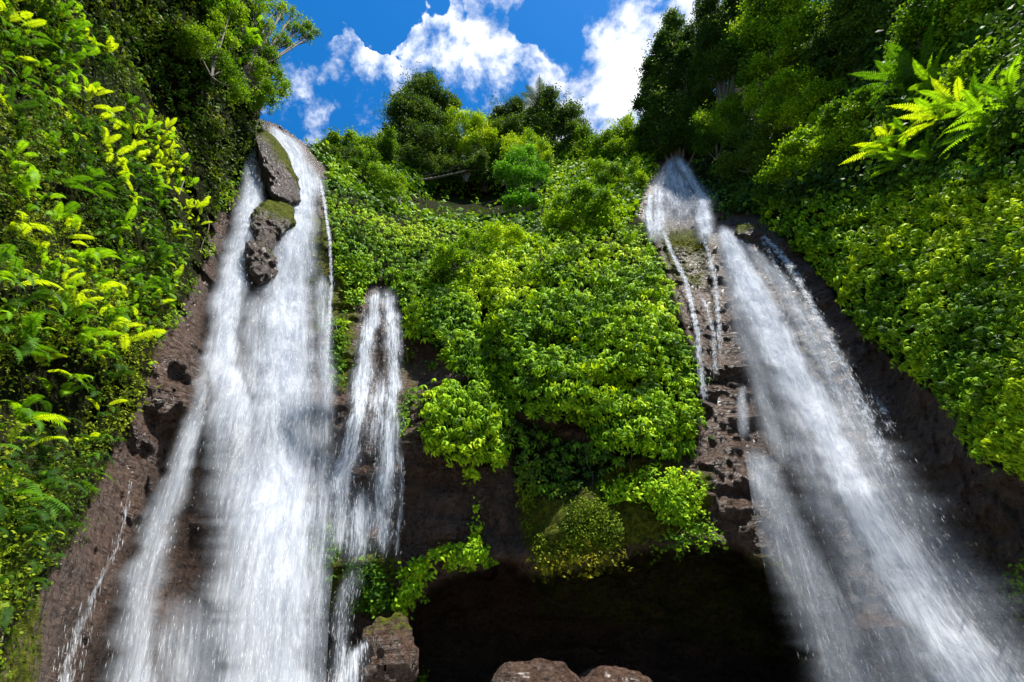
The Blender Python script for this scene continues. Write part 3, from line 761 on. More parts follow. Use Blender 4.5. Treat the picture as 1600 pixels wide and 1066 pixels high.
# ------------------------------------------------------------------ trees and shrubs
def tree(name, label, cat, base, R, blobs, leaf=.3, colors=DG, dens=1.0, trunk_r=.25, group=None, tmpl=TREE_T, flat=.8, fill=1.0):
    """base pixel; blobs: (px, py, radius_px) at horizontal range R (+dR)"""
    b = at(base[0], base[1], R); root = thing(name, label, cat, b, group)
    Ps, lim, rad = [], [], []
    for bl in blobs:
        bx_, by_, br_ = bl[:3]; br_ = br_ * (1.12 if group == 'trees along the skyline' else 1); dR = bl[3] if len(bl) > 3 else 0
        c = at(bx_, by_, R + dR); depth = (c - CAM) @ FWD; r = br_ * depth / FPX
        n = int(dens * fill * (br_ ** 2) * (1.0 if R > 34 else .7 if R > 24 else .42)) + 20
        ns = max(5, int(4 + r * 3.0)); cu = norm(rng.normal(0, 1, (ns, 3)) + np.array([0, 0, .25])); cc_ = cu * rng.uniform(.45, .95, (ns, 1)) * np.array([r, r, r * flat]) + c
        cr_ = r * rng.uniform(.22, .42, ns); wts = cr_ ** 2 / (cr_ ** 2).sum(); pk = rng.choice(ns, n, p=wts)
        u = norm(rng.normal(0, 1, (n, 3)) + np.array([0, 0, .35])); p = cc_[pk] + u * (rng.random((n, 1)) ** .35) * cr_[pk][:, None] * np.array([1, 1, .65])
        stray = c + rng.normal(0, .42, (n // 8, 3)) * np.array([r, r, r])
        Ps.append(np.concatenate([p + rng.normal(0, .07, p.shape) * r, stray]))
        m = (b + c) / 2 + np.array([0, 0, -.08 * np.linalg.norm(c - b)]) + rng.normal(0, .15, 3) * r
        t = np.linspace(0, 1, 8)[:, None]
        lim.append((1 - t) ** 2 * b + 2 * t * (1 - t) * m + t * t * c); rad.append(trunk_r)
        for _ in range(3):
            e = c + norm(rng.normal(0, 1, (1, 3)))[0] * r * .8; s = lim[-1 - _][5] if False else (b * .25 + c * .75)
            lim.append(s + (e - s) * t[:6] / t[5]); rad.append(trunk_r * .35)
    P = np.concatenate(Ps)
    z = norm(np.array([0, 0, 1.0]) + rng.normal(0, .45, P.shape)); rot = frames(z, rng.random(len(P)) * 6.28)
    sc = leaf * rng.uniform(.7, 1.3, len(P))
    a, bb, cc = (np.array(x) for x in colors)
    t = np.clip(.5 + .8 * fbm(P, .5, 3) + rng.normal(0, .2, len(P)), 0, 1)[:, None]
    tint = a + (bb - a) * np.clip(t * 2, 0, 1) + (cc - bb) * np.clip(t * 2 - 1, 0, 1)
    v, f, c_ = scatter(tmpl, P, rot, sc, tint)
    me = mesh_np('crown', v - np.array(root.location), f, col=c_)
    o = link('crown', me, [M_TREE], root); o.matrix_parent_inverse = Matrix.Identity(4)
    big = max(range(len(rad)), key=lambda i: rad[i] * np.linalg.norm(lim[i][-1] - lim[i][0]))
    tube_obj('trunk', [lim[big]], 0, root, .35, 8, radii=[rad[big]])
    rest = [i for i in range(len(lim)) if i != big]
    tube_obj('limb', [lim[i] for i in rest], 0, root, .3, 5, radii=[rad[i] * .7 for i in rest])
    return root


G_SKY = 'trees along the skyline'
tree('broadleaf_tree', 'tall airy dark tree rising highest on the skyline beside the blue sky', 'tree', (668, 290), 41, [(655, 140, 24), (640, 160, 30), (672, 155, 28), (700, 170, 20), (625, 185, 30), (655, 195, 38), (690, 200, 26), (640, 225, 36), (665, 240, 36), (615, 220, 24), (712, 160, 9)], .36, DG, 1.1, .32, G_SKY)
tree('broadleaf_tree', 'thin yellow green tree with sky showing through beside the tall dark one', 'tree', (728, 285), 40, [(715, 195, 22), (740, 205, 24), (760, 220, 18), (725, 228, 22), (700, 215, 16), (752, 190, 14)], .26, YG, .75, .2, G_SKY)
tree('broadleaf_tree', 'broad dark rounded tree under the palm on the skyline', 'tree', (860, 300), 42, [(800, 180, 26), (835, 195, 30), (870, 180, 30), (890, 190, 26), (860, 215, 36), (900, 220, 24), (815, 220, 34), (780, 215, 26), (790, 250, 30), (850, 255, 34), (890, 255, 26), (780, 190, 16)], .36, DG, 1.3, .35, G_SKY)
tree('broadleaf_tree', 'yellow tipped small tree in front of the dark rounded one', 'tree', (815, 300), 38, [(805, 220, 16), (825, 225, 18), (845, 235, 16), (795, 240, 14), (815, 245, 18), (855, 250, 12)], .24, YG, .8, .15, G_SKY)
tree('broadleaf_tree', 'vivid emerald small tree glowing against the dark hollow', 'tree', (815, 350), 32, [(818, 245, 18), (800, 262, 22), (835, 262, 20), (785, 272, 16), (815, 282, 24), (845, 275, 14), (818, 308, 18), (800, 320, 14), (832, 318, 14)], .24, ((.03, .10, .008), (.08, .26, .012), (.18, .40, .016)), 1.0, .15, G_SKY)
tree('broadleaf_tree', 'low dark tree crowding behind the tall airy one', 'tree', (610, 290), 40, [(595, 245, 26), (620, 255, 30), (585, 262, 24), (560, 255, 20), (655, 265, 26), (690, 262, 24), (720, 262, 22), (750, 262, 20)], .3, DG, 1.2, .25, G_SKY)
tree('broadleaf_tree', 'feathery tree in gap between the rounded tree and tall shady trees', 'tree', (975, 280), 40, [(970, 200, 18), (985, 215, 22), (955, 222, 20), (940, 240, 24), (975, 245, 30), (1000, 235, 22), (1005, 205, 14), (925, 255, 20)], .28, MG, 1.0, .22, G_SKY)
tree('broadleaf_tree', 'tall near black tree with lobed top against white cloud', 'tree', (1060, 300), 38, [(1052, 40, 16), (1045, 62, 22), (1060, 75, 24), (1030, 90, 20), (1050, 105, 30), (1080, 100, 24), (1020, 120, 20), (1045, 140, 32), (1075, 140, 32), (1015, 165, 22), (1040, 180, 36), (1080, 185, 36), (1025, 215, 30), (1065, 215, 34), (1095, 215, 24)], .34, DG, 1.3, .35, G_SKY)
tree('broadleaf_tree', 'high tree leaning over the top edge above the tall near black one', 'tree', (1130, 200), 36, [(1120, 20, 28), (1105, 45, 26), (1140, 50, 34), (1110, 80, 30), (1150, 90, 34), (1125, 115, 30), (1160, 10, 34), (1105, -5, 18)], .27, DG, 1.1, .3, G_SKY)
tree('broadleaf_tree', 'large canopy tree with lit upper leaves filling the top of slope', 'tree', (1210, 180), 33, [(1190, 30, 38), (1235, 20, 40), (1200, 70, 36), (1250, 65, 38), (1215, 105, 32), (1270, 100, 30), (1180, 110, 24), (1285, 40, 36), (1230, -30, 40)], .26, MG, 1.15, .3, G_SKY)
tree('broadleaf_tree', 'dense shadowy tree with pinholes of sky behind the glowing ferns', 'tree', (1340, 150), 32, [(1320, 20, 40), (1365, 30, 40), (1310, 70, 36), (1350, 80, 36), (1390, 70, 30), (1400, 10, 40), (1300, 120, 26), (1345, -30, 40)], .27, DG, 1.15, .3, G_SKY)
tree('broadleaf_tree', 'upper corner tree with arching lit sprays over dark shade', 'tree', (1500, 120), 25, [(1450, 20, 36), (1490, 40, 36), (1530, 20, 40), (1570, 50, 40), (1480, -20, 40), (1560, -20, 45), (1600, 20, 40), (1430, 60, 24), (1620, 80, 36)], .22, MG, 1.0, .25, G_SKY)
tree('broadleaf_tree', 'middling dark tree filling the dip between the airy tree and rounded one', 'tree', (760, 300), 43, [(745, 225, 24), (770, 210, 22), (720, 240, 26), (760, 245, 28), (700, 250, 24), (790, 250, 26), (738, 205, 14)], .34, MG, 1.2, .2, G_SKY)
tree('broadleaf_tree', 'low leafy tree joining the rounded tree to the feathery one', 'tree', (925, 300), 42, [(915, 225, 22), (935, 245, 24), (950, 225, 18), (905, 255, 26), (960, 255, 24)], .34, MG, 1.2, .2, G_SKY)
tree('broadleaf_tree', 'low row end tree beside the lip of the large waterfall', 'tree', (530, 290), 38, [(505, 232, 14), (525, 225, 16), (550, 232, 20), (575, 230, 18), (600, 225, 18), (530, 248, 20), (565, 252, 22)], .3, MG, 1.2, .2, G_SKY)
G_SH = 'shrubs on the slope above the second fall'
sh = [((1120, 250), 33, [(1110, 190, 26), (1135, 180, 26), (1120, 215, 26), (1150, 205, 24), (1100, 225, 18)], MG, 'olive shrub beside the top of the upper cascade'),
      ((1170, 270), 31, [(1165, 215, 26), (1190, 225, 28), (1160, 250, 24), (1140, 260, 20), (1195, 255, 24)], DG, 'dark leggy shrub between the cascade and rounded golden bush'),
      ((1270, 300), 27, [(1225, 240, 22), (1255, 228, 26), (1290, 235, 26), (1310, 250, 20), (1240, 265, 26), (1280, 268, 28), (1210, 268, 18)], YG, 'rounded golden green bush sitting on the pale leaf wall'),
      ((1230, 200), 31, [(1190, 150, 26), (1220, 140, 28), (1250, 135, 28), (1280, 150, 26), (1210, 175, 28), (1250, 175, 30), (1290, 185, 24)], YG, 'wide lit bush above the rounded golden one'),
      ((1330, 220), 26, [(1310, 180, 20), (1335, 190, 22), (1320, 215, 24), (1350, 225, 22), (1345, 160, 16)], MG, 'small leafy bush left of the glowing ferns'),
      ((1540, 180), 21, [(1510, 110, 24), (1545, 105, 24), (1570, 130, 26), (1530, 140, 24), (1590, 110, 24)], MG, 'small leaved bush behind the upright glowing ferns'),
      ((1600, 240), 18, [(1560, 180, 26), (1590, 175, 28), (1585, 215, 26), (1620, 200, 30)], YG, 'leafy bush at the far edge beyond the glowing ferns')]
for b_, R_, bl_, c_, l_ in sh:
    tree('shrub', l_, 'shrub', b_, R_, bl_, .2, c_, 1.25, .08, G_SH)
G_SM = 'shrubs between the two waterfalls'
sm = [((905, 380), 25, [(880, 320, 24), (910, 310, 24), (940, 318, 24), (895, 345, 26), (930, 348, 26), (960, 345, 20), (865, 345, 16), (915, 372, 20)], YG, 'bright rounded bush crowning the creeper bulge'),
      ((760, 400), 24, [(740, 372, 20), (770, 366, 22), (800, 376, 24), (830, 384, 22), (850, 396, 16), (720, 392, 18), (760, 395, 24), (800, 402, 24)], YG, 'sprawling yellow bush at the upper left of the creeper bulge'),
      ((715, 420), 23, [(700, 398, 18), (725, 410, 20), (690, 415, 14)], YG, 'small yellow bush below the sprawling yellow one'),
      ((520, 290), 33, [(515, 240, 16), (530, 250, 18), (548, 245, 16), (512, 262, 14)], DG, 'low dark bush beside the lip of the large waterfall'),
      ((560, 290), 32, [(560, 262, 18), (585, 270, 18), (545, 275, 16), (600, 285, 16)], MG, 'green bush on the slope below the skyline'),
      ((625, 320), 31, [(605, 285, 15), (625, 280, 14), (618, 298, 14)], MG, 'olive bush under the tall airy skyline tree'),
      ((960, 300), 33, [(930, 270, 18), (955, 275, 20), (980, 270, 20), (1000, 285, 16), (965, 295, 18)], MG, 'green bush beside the dark hollow near the upper cascade')]
for b_, R_, bl_, c_, l_ in sm:
    tree('shrub', l_, 'shrub', b_, R_, bl_, .2, c_, 1.25, .08, G_SM)
tree('overhanging_tree', 'dark leafy tree leaning out from the fern wall over blue sky', 'tree', (380, 120), 22.5, [(400, 20, 26), (420, 50, 22), (395, 70, 26), (425, 95, 22), (405, 120, 24), (435, 125, 16), (420, 150, 18), (440, 140, 12), (430, 15, 18), (445, 65, 12), (395, 150, 18), (445, 12, 9), (458, 24, 10), (474, 36, 13), (490, 46, 11), (464, 50, 11), (482, 58, 8), (452, 40, 8)], .17, MG, 1.2, .15)
tree('shrub', 'rounded leafy mass above the shaded hollow on fern wall', 'shrub', (330, 120), 20, [(300, 60, 30), (330, 80, 30), (350, 110, 26), (345, 50, 26), (370, 140, 22), (360, 20, 26)], .15, MG, 1.1, .08)


# ------------------------------------------------------------------ ferns and palms
def frond_mesh(name, col, arch, L=1.0, npair=26, wmax=.14, tipdark=1.0):
    V, F, C = [], [], []
    t = np.linspace(0, 1, 13)
    ang = math.radians(55) * arch[0] - t * math.radians(95) * arch[1]
    dx = np.cos(ang); dz = np.sin(ang)
    X = np.concatenate([[0], np.cumsum((dx[1:] + dx[:-1]) / 2)]) / 12 * L; Z = np.concatenate([[0], np.cumsum((dz[1:] + dz[:-1]) / 2)]) / 12 * L
    ysw = arch[2] * t ** 2 * L
    for i in range(12):     # midrib
        b = len(V); w0, w1 = .008 * (1 - t[i]) + .003, .008 * (1 - t[i + 1]) + .003
        V += [(X[i], ysw[i] - w0, Z[i]), (X[i], ysw[i] + w0, Z[i]), (X[i + 1], ysw[i + 1] + w1, Z[i + 1]), (X[i + 1], ysw[i + 1] - w1, Z[i + 1])]
        F += [(b, b + 1, b + 2), (b, b + 2, b + 3)]; C += [.7] * 4
    for k in range(npair):
        s = .06 + .94 * (k + .5) / npair; x, z, y = np.interp(s, t, X), np.interp(s, t, Z), np.interp(s, t, ysw)
        a = np.interp(s, t, ang); l = wmax * L * (math.sin(math.pi * min(1, s * 1.05 + .04)) ** .55) * random.uniform(.85, 1.1) + .01
        wd = .5 * L / npair * .82
        for sg in (-1, 1):
            b = len(V); fx, fz = math.cos(a), math.sin(a); dr = random.uniform(.15, .45)
            bx0 = np.array([x, y, z]); f_ = np.array([fx, 0, fz]); si = np.array([0, sg, 0]); dn = np.array([0, 0, -1])
            m = bx0 + si * l * .5 + f_ * l * .18 + dn * l * dr * .25; e = bx0 + si * l * .92 + f_ * l * .42 + dn * l * dr
            V += [tuple(bx0 - f_ * wd), tuple(bx0 + f_ * wd), tuple(m + f_ * wd * .8), tuple(m - f_ * wd * .8), tuple(e)]
            F += [(b, b + 1, b + 2), (b, b + 2, b + 3), (b + 3, b + 2, b + 4)]; br = random.uniform(.85, 1.12); C += [br * .9, br * .9, br, br, br * 1.08]
    me = mesh_np(name, np.array(V), np.array(F), col=np.array(col)[None] * np.array(C)[:, None])
    me.materials.append(M_FERN); return me


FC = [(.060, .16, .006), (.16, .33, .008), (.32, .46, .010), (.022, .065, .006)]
FRONDS = {c: [frond_mesh('frond', FC[c], (random.uniform(.4, .9), random.uniform(.7, 1.25), random.uniform(-.2, .2))) for _ in range(4)] for c in range(4)}
UPR = {c: [frond_mesh('frond', FC[c], (random.uniform(1.0, 1.5), random.uniform(.5, 1.15), random.uniform(-.15, .15)), wmax=.10) for _ in range(3)] for c in range(4)}


def fern(label, px, py, length, n, col, group=None, upright=False, off=.9, cat='fern', name='fern', spread=1.25, lean=None):
    amp = 1.3 if px < 600 else 1.2
    P = leaf_surf(np.array([px]), np.array([py]), amp)[0]
    a = leaf_surf(np.array([px + 6.]), np.array([py]), amp)[0] - P; b = leaf_surf(np.array([px]), np.array([py + 6.]), amp)[0] - P
    nr = norm(np.cross(b, a)[None])[0]; toc = norm((CAM - P)[None])[0]
    if nr @ toc < 0: nr = -nr
    root = thing(name, label, cat, P, group)
    out = nr + toc * .6; yaw0 = math.atan2(out[1], out[0]) if lean is None else lean
    pool = UPR if upright else FRONDS
    for i in range(n):
        f = (i / (n - 1) - .5) * 2 if n > 1 else 0
        me = random.choice(pool[col if random.random() < .8 else max(0, col - 1)])
        o = bpy.data.objects.new('frond', me); COL.objects.link(o); o.parent = root
        o.rotation_euler = (random.uniform(-.3, .3), random.uniform(-.3, .5), yaw0 + f * spread + random.uniform(-.2, .2))
        if not upright: o.location = (random.uniform(-.1, .1), random.uniform(-.35, .35) * length, random.uniform(-.45, .45) * length)
        s = length * random.uniform(.75, 1.15); o.scale = (s, s, s)
    return root


# ferns on the near wall, row by row as the photograph shows them
rows = [
    [(18, 30), (60, 20), (100, 40), (330, 18), (365, 25), (390, 60)],
    [(20, 85), (75, 75), (120, 70), (160, 90), (300, 55)],
    [(30, 130), (95, 130), (140, 150), (350, 90), (385, 100)],
    [(20, 190), (70, 180), (120, 200), (165, 190), (205, 165)],
    [(25, 250), (85, 235), (150, 215), (190, 205), (230, 195), (262, 215)],
    [(40, 300), (100, 285), (165, 240), (210, 240), (245, 245), (285, 255)],
    [(20, 345), (75, 335), (140, 285), (190, 275), (235, 280), (280, 290)],
    [(45, 385), (105, 370), (165, 320), (205, 315), (250, 320), (290, 325)],
    [(15, 430), (70, 425), (130, 400), (185, 360), (230, 360), (275, 365)],
    [(35, 480), (95, 460), (150, 440), (205, 405), (250, 410)],
    [(20, 520), (110, 505), (165, 480), (215, 455), (245, 465)],
    [(60, 560), (140, 540), (190, 525)],
    [(15, 665), (95, 600), (175, 575)],
    [(20, 690), (80, 670), (150, 640)],
    [(12, 790), (25, 840), (75, 730), (130, 700)],
]
ORD = ['first', 'second', 'third', 'fourth', 'fifth', 'sixth', 'seventh', 'eighth', 'ninth', 'tenth', 'eleventh', 'twelfth', 'thirteenth', 'fourteenth', 'lowest']
tones = {0: 'mid green', 1: 'bright green', 2: 'yellow green', 3: 'deep green'}
for ri, row in enumerate(rows):
    for ci, (x, y) in enumerate(sorted(row, reverse=True)):
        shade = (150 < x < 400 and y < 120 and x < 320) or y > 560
        c_ = 3 if (shade and random.random() < .6) else random.choice((0, 0, 1, 1, 2, 3))  # deep tint paints shade into most ferns of the dim zones
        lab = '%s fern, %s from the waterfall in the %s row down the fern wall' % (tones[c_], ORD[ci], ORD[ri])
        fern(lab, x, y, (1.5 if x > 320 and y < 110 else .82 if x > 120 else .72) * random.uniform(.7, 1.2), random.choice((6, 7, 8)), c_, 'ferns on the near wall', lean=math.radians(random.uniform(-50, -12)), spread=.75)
def fern_bed(label, poly, spacing, length, cols, lean, seed_holes):
    c = np.array(poly, float).mean(0); root = thing('fern_bed', label, 'ferns', surf(c[0], c[1], False))
    n = int(poly_area(poly) / spacing ** 2); q = in_poly_points(poly, n); P = leaf_surf(q[:, 0], q[:, 1], 1.3)
    k = fbm(P, .5, 3) > -1 + seed_holes
    for pl in GLOOM: k &= sdist(q[:, 0], q[:, 1], pl) + rng.normal(0, 8, len(q)) < 0
    q, P = q[k], P[k]
    T = []
    for c_ in cols:
        for me in FRONDS[c_][:3]:
            v = np.empty(len(me.vertices) * 3, np.float32); me.vertices.foreach_get('co', v); v = v.reshape(-1, 3)
            f = [tuple(p.vertices) for p in me.polygons]
            T.append((v, np.array(f), np.array([a.color[1] for a in me.attributes['tint'].data]), np.array(FC[c_]) / FC[c_][1]))
    n = len(P); yaw = lean + rng.normal(0, .45, n); pit = rng.normal(.22, .3, n); rol = rng.normal(0, .35, n)
    cy, sy, cp, sp, cr, sr = np.cos(yaw), np.sin(yaw), np.cos(pit), np.sin(pit), np.cos(rol), np.sin(rol); o = np.ones(n); z = np.zeros(n)
    Rz = np.stack([np.stack([cy, -sy, z], -1), np.stack([sy, cy, z], -1), np.stack([z, z, o], -1)], 1)
    Ry = np.stack([np.stack([cp, z, sp], -1), np.stack([z, o, z], -1), np.stack([-sp, z, cp], -1)], 1)
    Rx = np.stack([np.stack([o, z, z], -1), np.stack([z, cr, -sr], -1), np.stack([z, sr, cr], -1)], 1)
    rot = Rz @ Ry @ Rx; d = ((P - CAM) @ FWD); sc = length * rng.uniform(.6, 1.25, n) * np.clip(d / 13, .75, 1.3)
    zone = fbm(P, .35, 2) + rng.normal(0, .18, n); pick = np.clip(((zone + .5) * len(T)).astype(int), 0, len(T) - 1)
    tint = np.array([T[i][3] for i in pick])
    v, f, cc = scatter([(t[0], t[1], t[2]) for t in T], P, rot, sc, tint, pick)
    me = mesh_np('fronds', v - np.array(root.location), f, col=cc)
    o_ = link('fronds', me, [M_FERN], root, kind='stuff'); o_.matrix_parent_inverse = Matrix.Identity(4)


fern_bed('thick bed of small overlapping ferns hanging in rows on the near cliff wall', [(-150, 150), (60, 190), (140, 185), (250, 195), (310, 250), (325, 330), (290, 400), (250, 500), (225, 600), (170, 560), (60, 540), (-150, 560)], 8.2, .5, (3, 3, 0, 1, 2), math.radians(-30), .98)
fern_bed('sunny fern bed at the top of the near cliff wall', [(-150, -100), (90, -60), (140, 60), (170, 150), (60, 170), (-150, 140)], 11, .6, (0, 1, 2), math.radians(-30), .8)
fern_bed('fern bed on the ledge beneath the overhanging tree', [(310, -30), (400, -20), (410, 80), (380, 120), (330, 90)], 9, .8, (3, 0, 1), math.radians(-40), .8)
fern_bed('scattered shaded ferns low on the near cliff wall', [(-150, 600), (150, 580), (210, 600), (170, 720), (110, 830), (30, 940), (-150, 1000)], 17, .6, (3, 3, 0), math.radians(-30), .75)  # darkest frond tints put the low wall's shade into the colour
rt = [(1340, 160, 1, 1.5), (1318, 220, 1, 1.4), (1400, 130, 2, 2.1), (1440, 120, 2, 2.2), (1470, 135, 1, 1.6), (1395, 235, 2, 1.7), (1430, 215, 2, 1.7), (1480, 190, 2, 1.9), (1505, 175, 2, 1.7),
      (1540, 175, 1, 1.6), (1410, 260, 1, 1.4), (1455, 250, 1, 1.3), (1560, 200, 1, 1.4), (1585, 165, 1, 1.4)]
rl = ['single pale blade fern low beside the shadowy tree', 'lone upright fern above the rounded golden bush', 'tall glowing fern fan highest on the slope', 'broad glowing fern touching the highest fan',
      'arched fern leaning off the highest glowing pair', 'starry yellow fern nearest the pale leaf wall', 'yellow fern squeezed between the starry one and the big fan', 'big lower glowing fan of translucent fronds', 'upright fronds rising behind the lower glowing fan',
      'arching fern at the outer edge of the lower fan', 'small fern drooping beneath the starry yellow one', 'small dim fern under the lower glowing fan', 'low fern below the outermost leafy bush', 'outermost fern beside the leafy bush at the edge']
for (x, y, c_, L), l_ in zip(rt, rl):
    fern(l_, x, y, L * 1.1, 9, random.choice((c_, c_, 1, 0)), 'glowing ferns on the upper slope', upright=True, spread=1.7)


def palm(label, px, py, R, L, n, name='palm_tree', yaw=None, el=None, path=None, cols=None):
    c = at(px, py, R); root = thing(name, label, 'palm', c, None)
    tube_obj('trunk', [np.linspace(c - np.array([0, 0, 7.0]), c, 6) if path is None else path], .16 if path is None else .09, root, .8, 8)
    for i in range(n):
        o = bpy.data.objects.new('frond', (cols or PALM)[i % 3]); COL.objects.link(o); o.parent = root
        o.rotation_euler = (0, random.uniform(-.6, .1) if el is None else el, 6.283 * i / n + random.uniform(-.2, .2)); o.scale = (L,) * 3


PALM = [frond_mesh('frond', (.03, .05, .012), (1.2, .75, 0), npair=26, wmax=.2) for _ in range(3)]
palm('small palm with spiky upright fronds poking above the skyline trees', 846, 170, 41, 5.2, 11)


# ------------------------------------------------------------------ waterfalls
def interp_poly(pts, y):
    p = np.array(pts, float); return np.interp(y, p[:, 1], p[:, 0])


def seg_dens(px, py, streams):
    d = np.zeros(px.shape)
    for pts, s in streams:
        p = np.array(pts, float)
        cx = np.interp(py, p[:, 1], p[:, 0]); ww = np.interp(py, p[:, 1], p[:, 2])
        q = np.stack([py / 26, py * 0 + p[0, 0], py * 0], -1)
        cx = cx + np.minimum(ww * .35, 5) * fbm(q, 1.0, 3); ww = ww * (1 + .35 * fbm(q + 50, 1.3, 3))
        f0, f1_ = 6 + 1.6 * p[0, 2], 20 + 1.6 * p[-1, 2]
        vis = sstep(py, p[0, 1] - 6, p[0, 1] + f0) * ((1 - sstep(py, p[-1, 1] - f1_, p[-1, 1])) if p[-1, 1] < 1060 else 1)
        d = np.maximum(d, s * vis * np.exp(-((px - cx) / ww) ** 2 * 1.2))
    return d


def sheet(parent, left, right, y0, y1, streams, off, mat, name='water_sheet', nu=70, dens=1.0, shift=0.0, wob=0.25, follow=False):
    yy = np.arange(y0, y1 + 4, 4.0); u = np.linspace(0, 1, nu)
    L = interp_poly(left, yy)[:, None]; Rr = interp_poly(right, yy)[:, None]
    px = L + (Rr - L) * u[None]; py = np.repeat(yy[:, None], nu, 1)
    offy = np.interp(yy, [p[0] for p in off], [p[1] for p in off])[:, None]
    R = (rock_R(px, py, True) if follow else rock_R_water(px, py)) - offy
    P0 = at(px, py, R)
    R = R + wob * fbm(P0 * np.array([1.5, 1.5, .25]) + shift, 1.0, 3)
    P = at(px, py, R)
    d = seg_dens(px, py, streams) * dens
    c = P[:, nu // 2]; v = np.concatenate([[0], np.cumsum(np.linalg.norm(np.diff(c, axis=0), axis=1))])
    W0 = np.median(np.linalg.norm(P[:, -1] - P[:, 0], axis=1))
    uv = np.stack([np.repeat((u * W0)[None], len(yy), 0) + shift, np.repeat(v[:, None], nu, 1) + shift * 3], -1).reshape(-1, 2)
    me = mesh_np(name, (P - np.array(parent.location)).reshape(-1, 3), grid_faces(len(yy), nu), smooth=True, attrs={'flow': d.ravel()}, uv=uv)
    o = link(name, me, [mat], parent); o.matrix_parent_inverse = Matrix.Identity(4)
    return px, py, P, d


def rock_R_water(px, py):
    R = base_R(px, py); P = at(px, py, R)
    return R + 0.9 * fbm(P, 0.16, 2)


def drops(parent, px, py, P, d, n, size=(.0065, .085), name='spray'):
    n = int(n * .42)
    """falling flecks of water: thin leaf-like slivers aligned with the flow"""
    nr, nc = d.shape; dn_ = np.clip(d, 0, 1); wgt = (dn_ ** 1.5 * (1.1 - dn_)).ravel(); wgt /= wgt.sum()
    idx = rng.choice(nr * nc, n, p=wgt); r, c = idx // nc, idx % nc; r = np.minimum(r, nr - 2); c = np.minimum(c, nc - 2)
    a, b = rng.random((n, 1)), rng.random((n, 1))
    p = P[r, c] * (1 - a) + P[r + 1, c] * a; p = p + (P[r, c + 1] - P[r, c]) * b
    fl = norm(P[r + 1, c] - P[r, c]); tc_ = norm(CAM - p)
    p = p + tc_ * rng.exponential(.25, (n, 1)) + rng.normal(0, .07, (n, 3))
    dist = np.linalg.norm(p - CAM, axis=1, keepdims=True) / 22
    w_ = rng.uniform(.35, 1, (n, 1)) * size[0] * dist; l_ = rng.uniform(.3, 1.4, (n, 1)) ** 1.5 * size[1] * dist * 1.4
    side = norm(np.cross(fl, tc_)); 
    V = np.stack([p - fl * l_, p + side * w_ , p + fl * l_, p - side * w_, p + tc_ * w_, p - tc_ * w_], 1)
    f = np.array([(0, 1, 4), (0, 4, 3), (2, 4, 1), (2, 3, 4), (0, 5, 1), (0, 3, 5), (2, 1, 5), (2, 5, 3)])
    F = (f[None] + (np.arange(n) * 6)[:, None, None]).reshape(-1, 3)
    me = mesh_np(name, V.reshape(-1, 3) - np.array(parent.location), F)
    o = link(name, me, [M_DROP], parent, kind='stuff'); o.matrix_parent_inverse = Matrix.Identity(4)


def waterfall(label, left, right, y0, y1, streams, layers, ndrops, off=None, group='waterfalls'):
    c = interp_poly(left, y1), y1
    root = thing('waterfall', label, 'waterfall', surf(c[0], c[1], False), group)
    for i, (do, mat, dens, nm) in enumerate(layers):
        o_ = off or [(y0, .3), (y0 + 200, .9), (y1, 1.6)]
        ya = [y0, y0 + 120, y0 + 420, y1]; o_ = [(y, float(np.interp(y, [q[0] for q in o_], [q[1] for q in o_])) + do * f_) for y, f_ in zip(ya, (.12, .2, 1.0, 1.0))] if y1 - y0 > 600 else [(a, b + do) for a, b in o_]
        r = sheet(root, left, right, y0, y1, streams, o_, mat, name=nm, dens=dens, shift=i * 3.7)
    if ndrops: drops(root, *r, ndrops)
    return root


A_L = [(396, 190), (380, 260), (350, 350), (318, 450), (290, 560), (262, 640), (225, 740), (190, 850), (165, 950), (140, 1070), (120, 1160)]
A_R = [(445, 190), (500, 240), (520, 330), (525, 450), (535, 600), (530, 800), (515, 950), (505, 1160)]
A_S = [([(425, 196, 9), (450, 232, 22), (472, 280, 24), (470, 330, 24), (455, 400, 32), (445, 480, 42), (445, 600, 48), (435, 700, 62), (425, 850, 74), (410, 1160, 88)], 1.15),
       ([(412, 215, 8), (400, 270, 14), (378, 380, 20), (356, 470, 22), (346, 560, 26), (365, 640, 40), (380, 740, 45), (380, 860, 60)], .95),
       ([(330, 560, 18), (310, 640, 16), (285, 720, 20), (255, 800, 26), (225, 900, 30), (212, 980, 32), (205, 1160, 42)], .62),
       ([(300, 900, 60), (290, 1160, 90)], .42), ([(500, 420, 14), (508, 560, 14), (500, 760, 22), (480, 1160, 28)], .45),
       ([(410, 440, 30), (420, 560, 60), (400, 700, 60)], .5)]
waterfall('huge white waterfall plunging down the whole cliff beside the fern wall', A_L, A_R, 192, 1160, A_S,
          [(0, M_WATER, .88, 'water_sheet'), (.5, M_WATER, .6, 'water_sheet'), (1.0, M_MISTY, .5, 'water_veil'), (1.5, M_VEIL, .5, 'water_veil'), (2.1, M_VEIL, .35, 'water_veil')], 12000)
B_L = [(562, 440), (552, 520), (540, 620), (515, 720), (492, 745), (490, 860), (480, 960), (470, 1160)]
B_R = [(628, 440), (632, 560), (636, 700), (640, 760), (632, 860), (600, 960), (570, 1160)]
B_S = [([(590, 448, 10), (580, 500, 14), (572, 560, 16), (560, 640, 16), (545, 720, 20), (530, 760, 20), (528, 880, 16)], .85), ([(604, 448, 12), (614, 520, 14), (616, 620, 12), (606, 700, 16), (600, 760, 20), (598, 880, 12)], .75),
       ([(596, 560, 30), (590, 740, 32)], .5), ([(565, 740, 40), (560, 800, 40), (552, 900, 22)], .75), ([(625, 700, 5), (628, 760, 5), (618, 880, 4)], .5),
       ([(555, 880, 18), (535, 960, 14), (518, 1160, 16)], .55), ([(505, 745, 8), (502, 860, 8), (495, 1000, 12)], .45)]
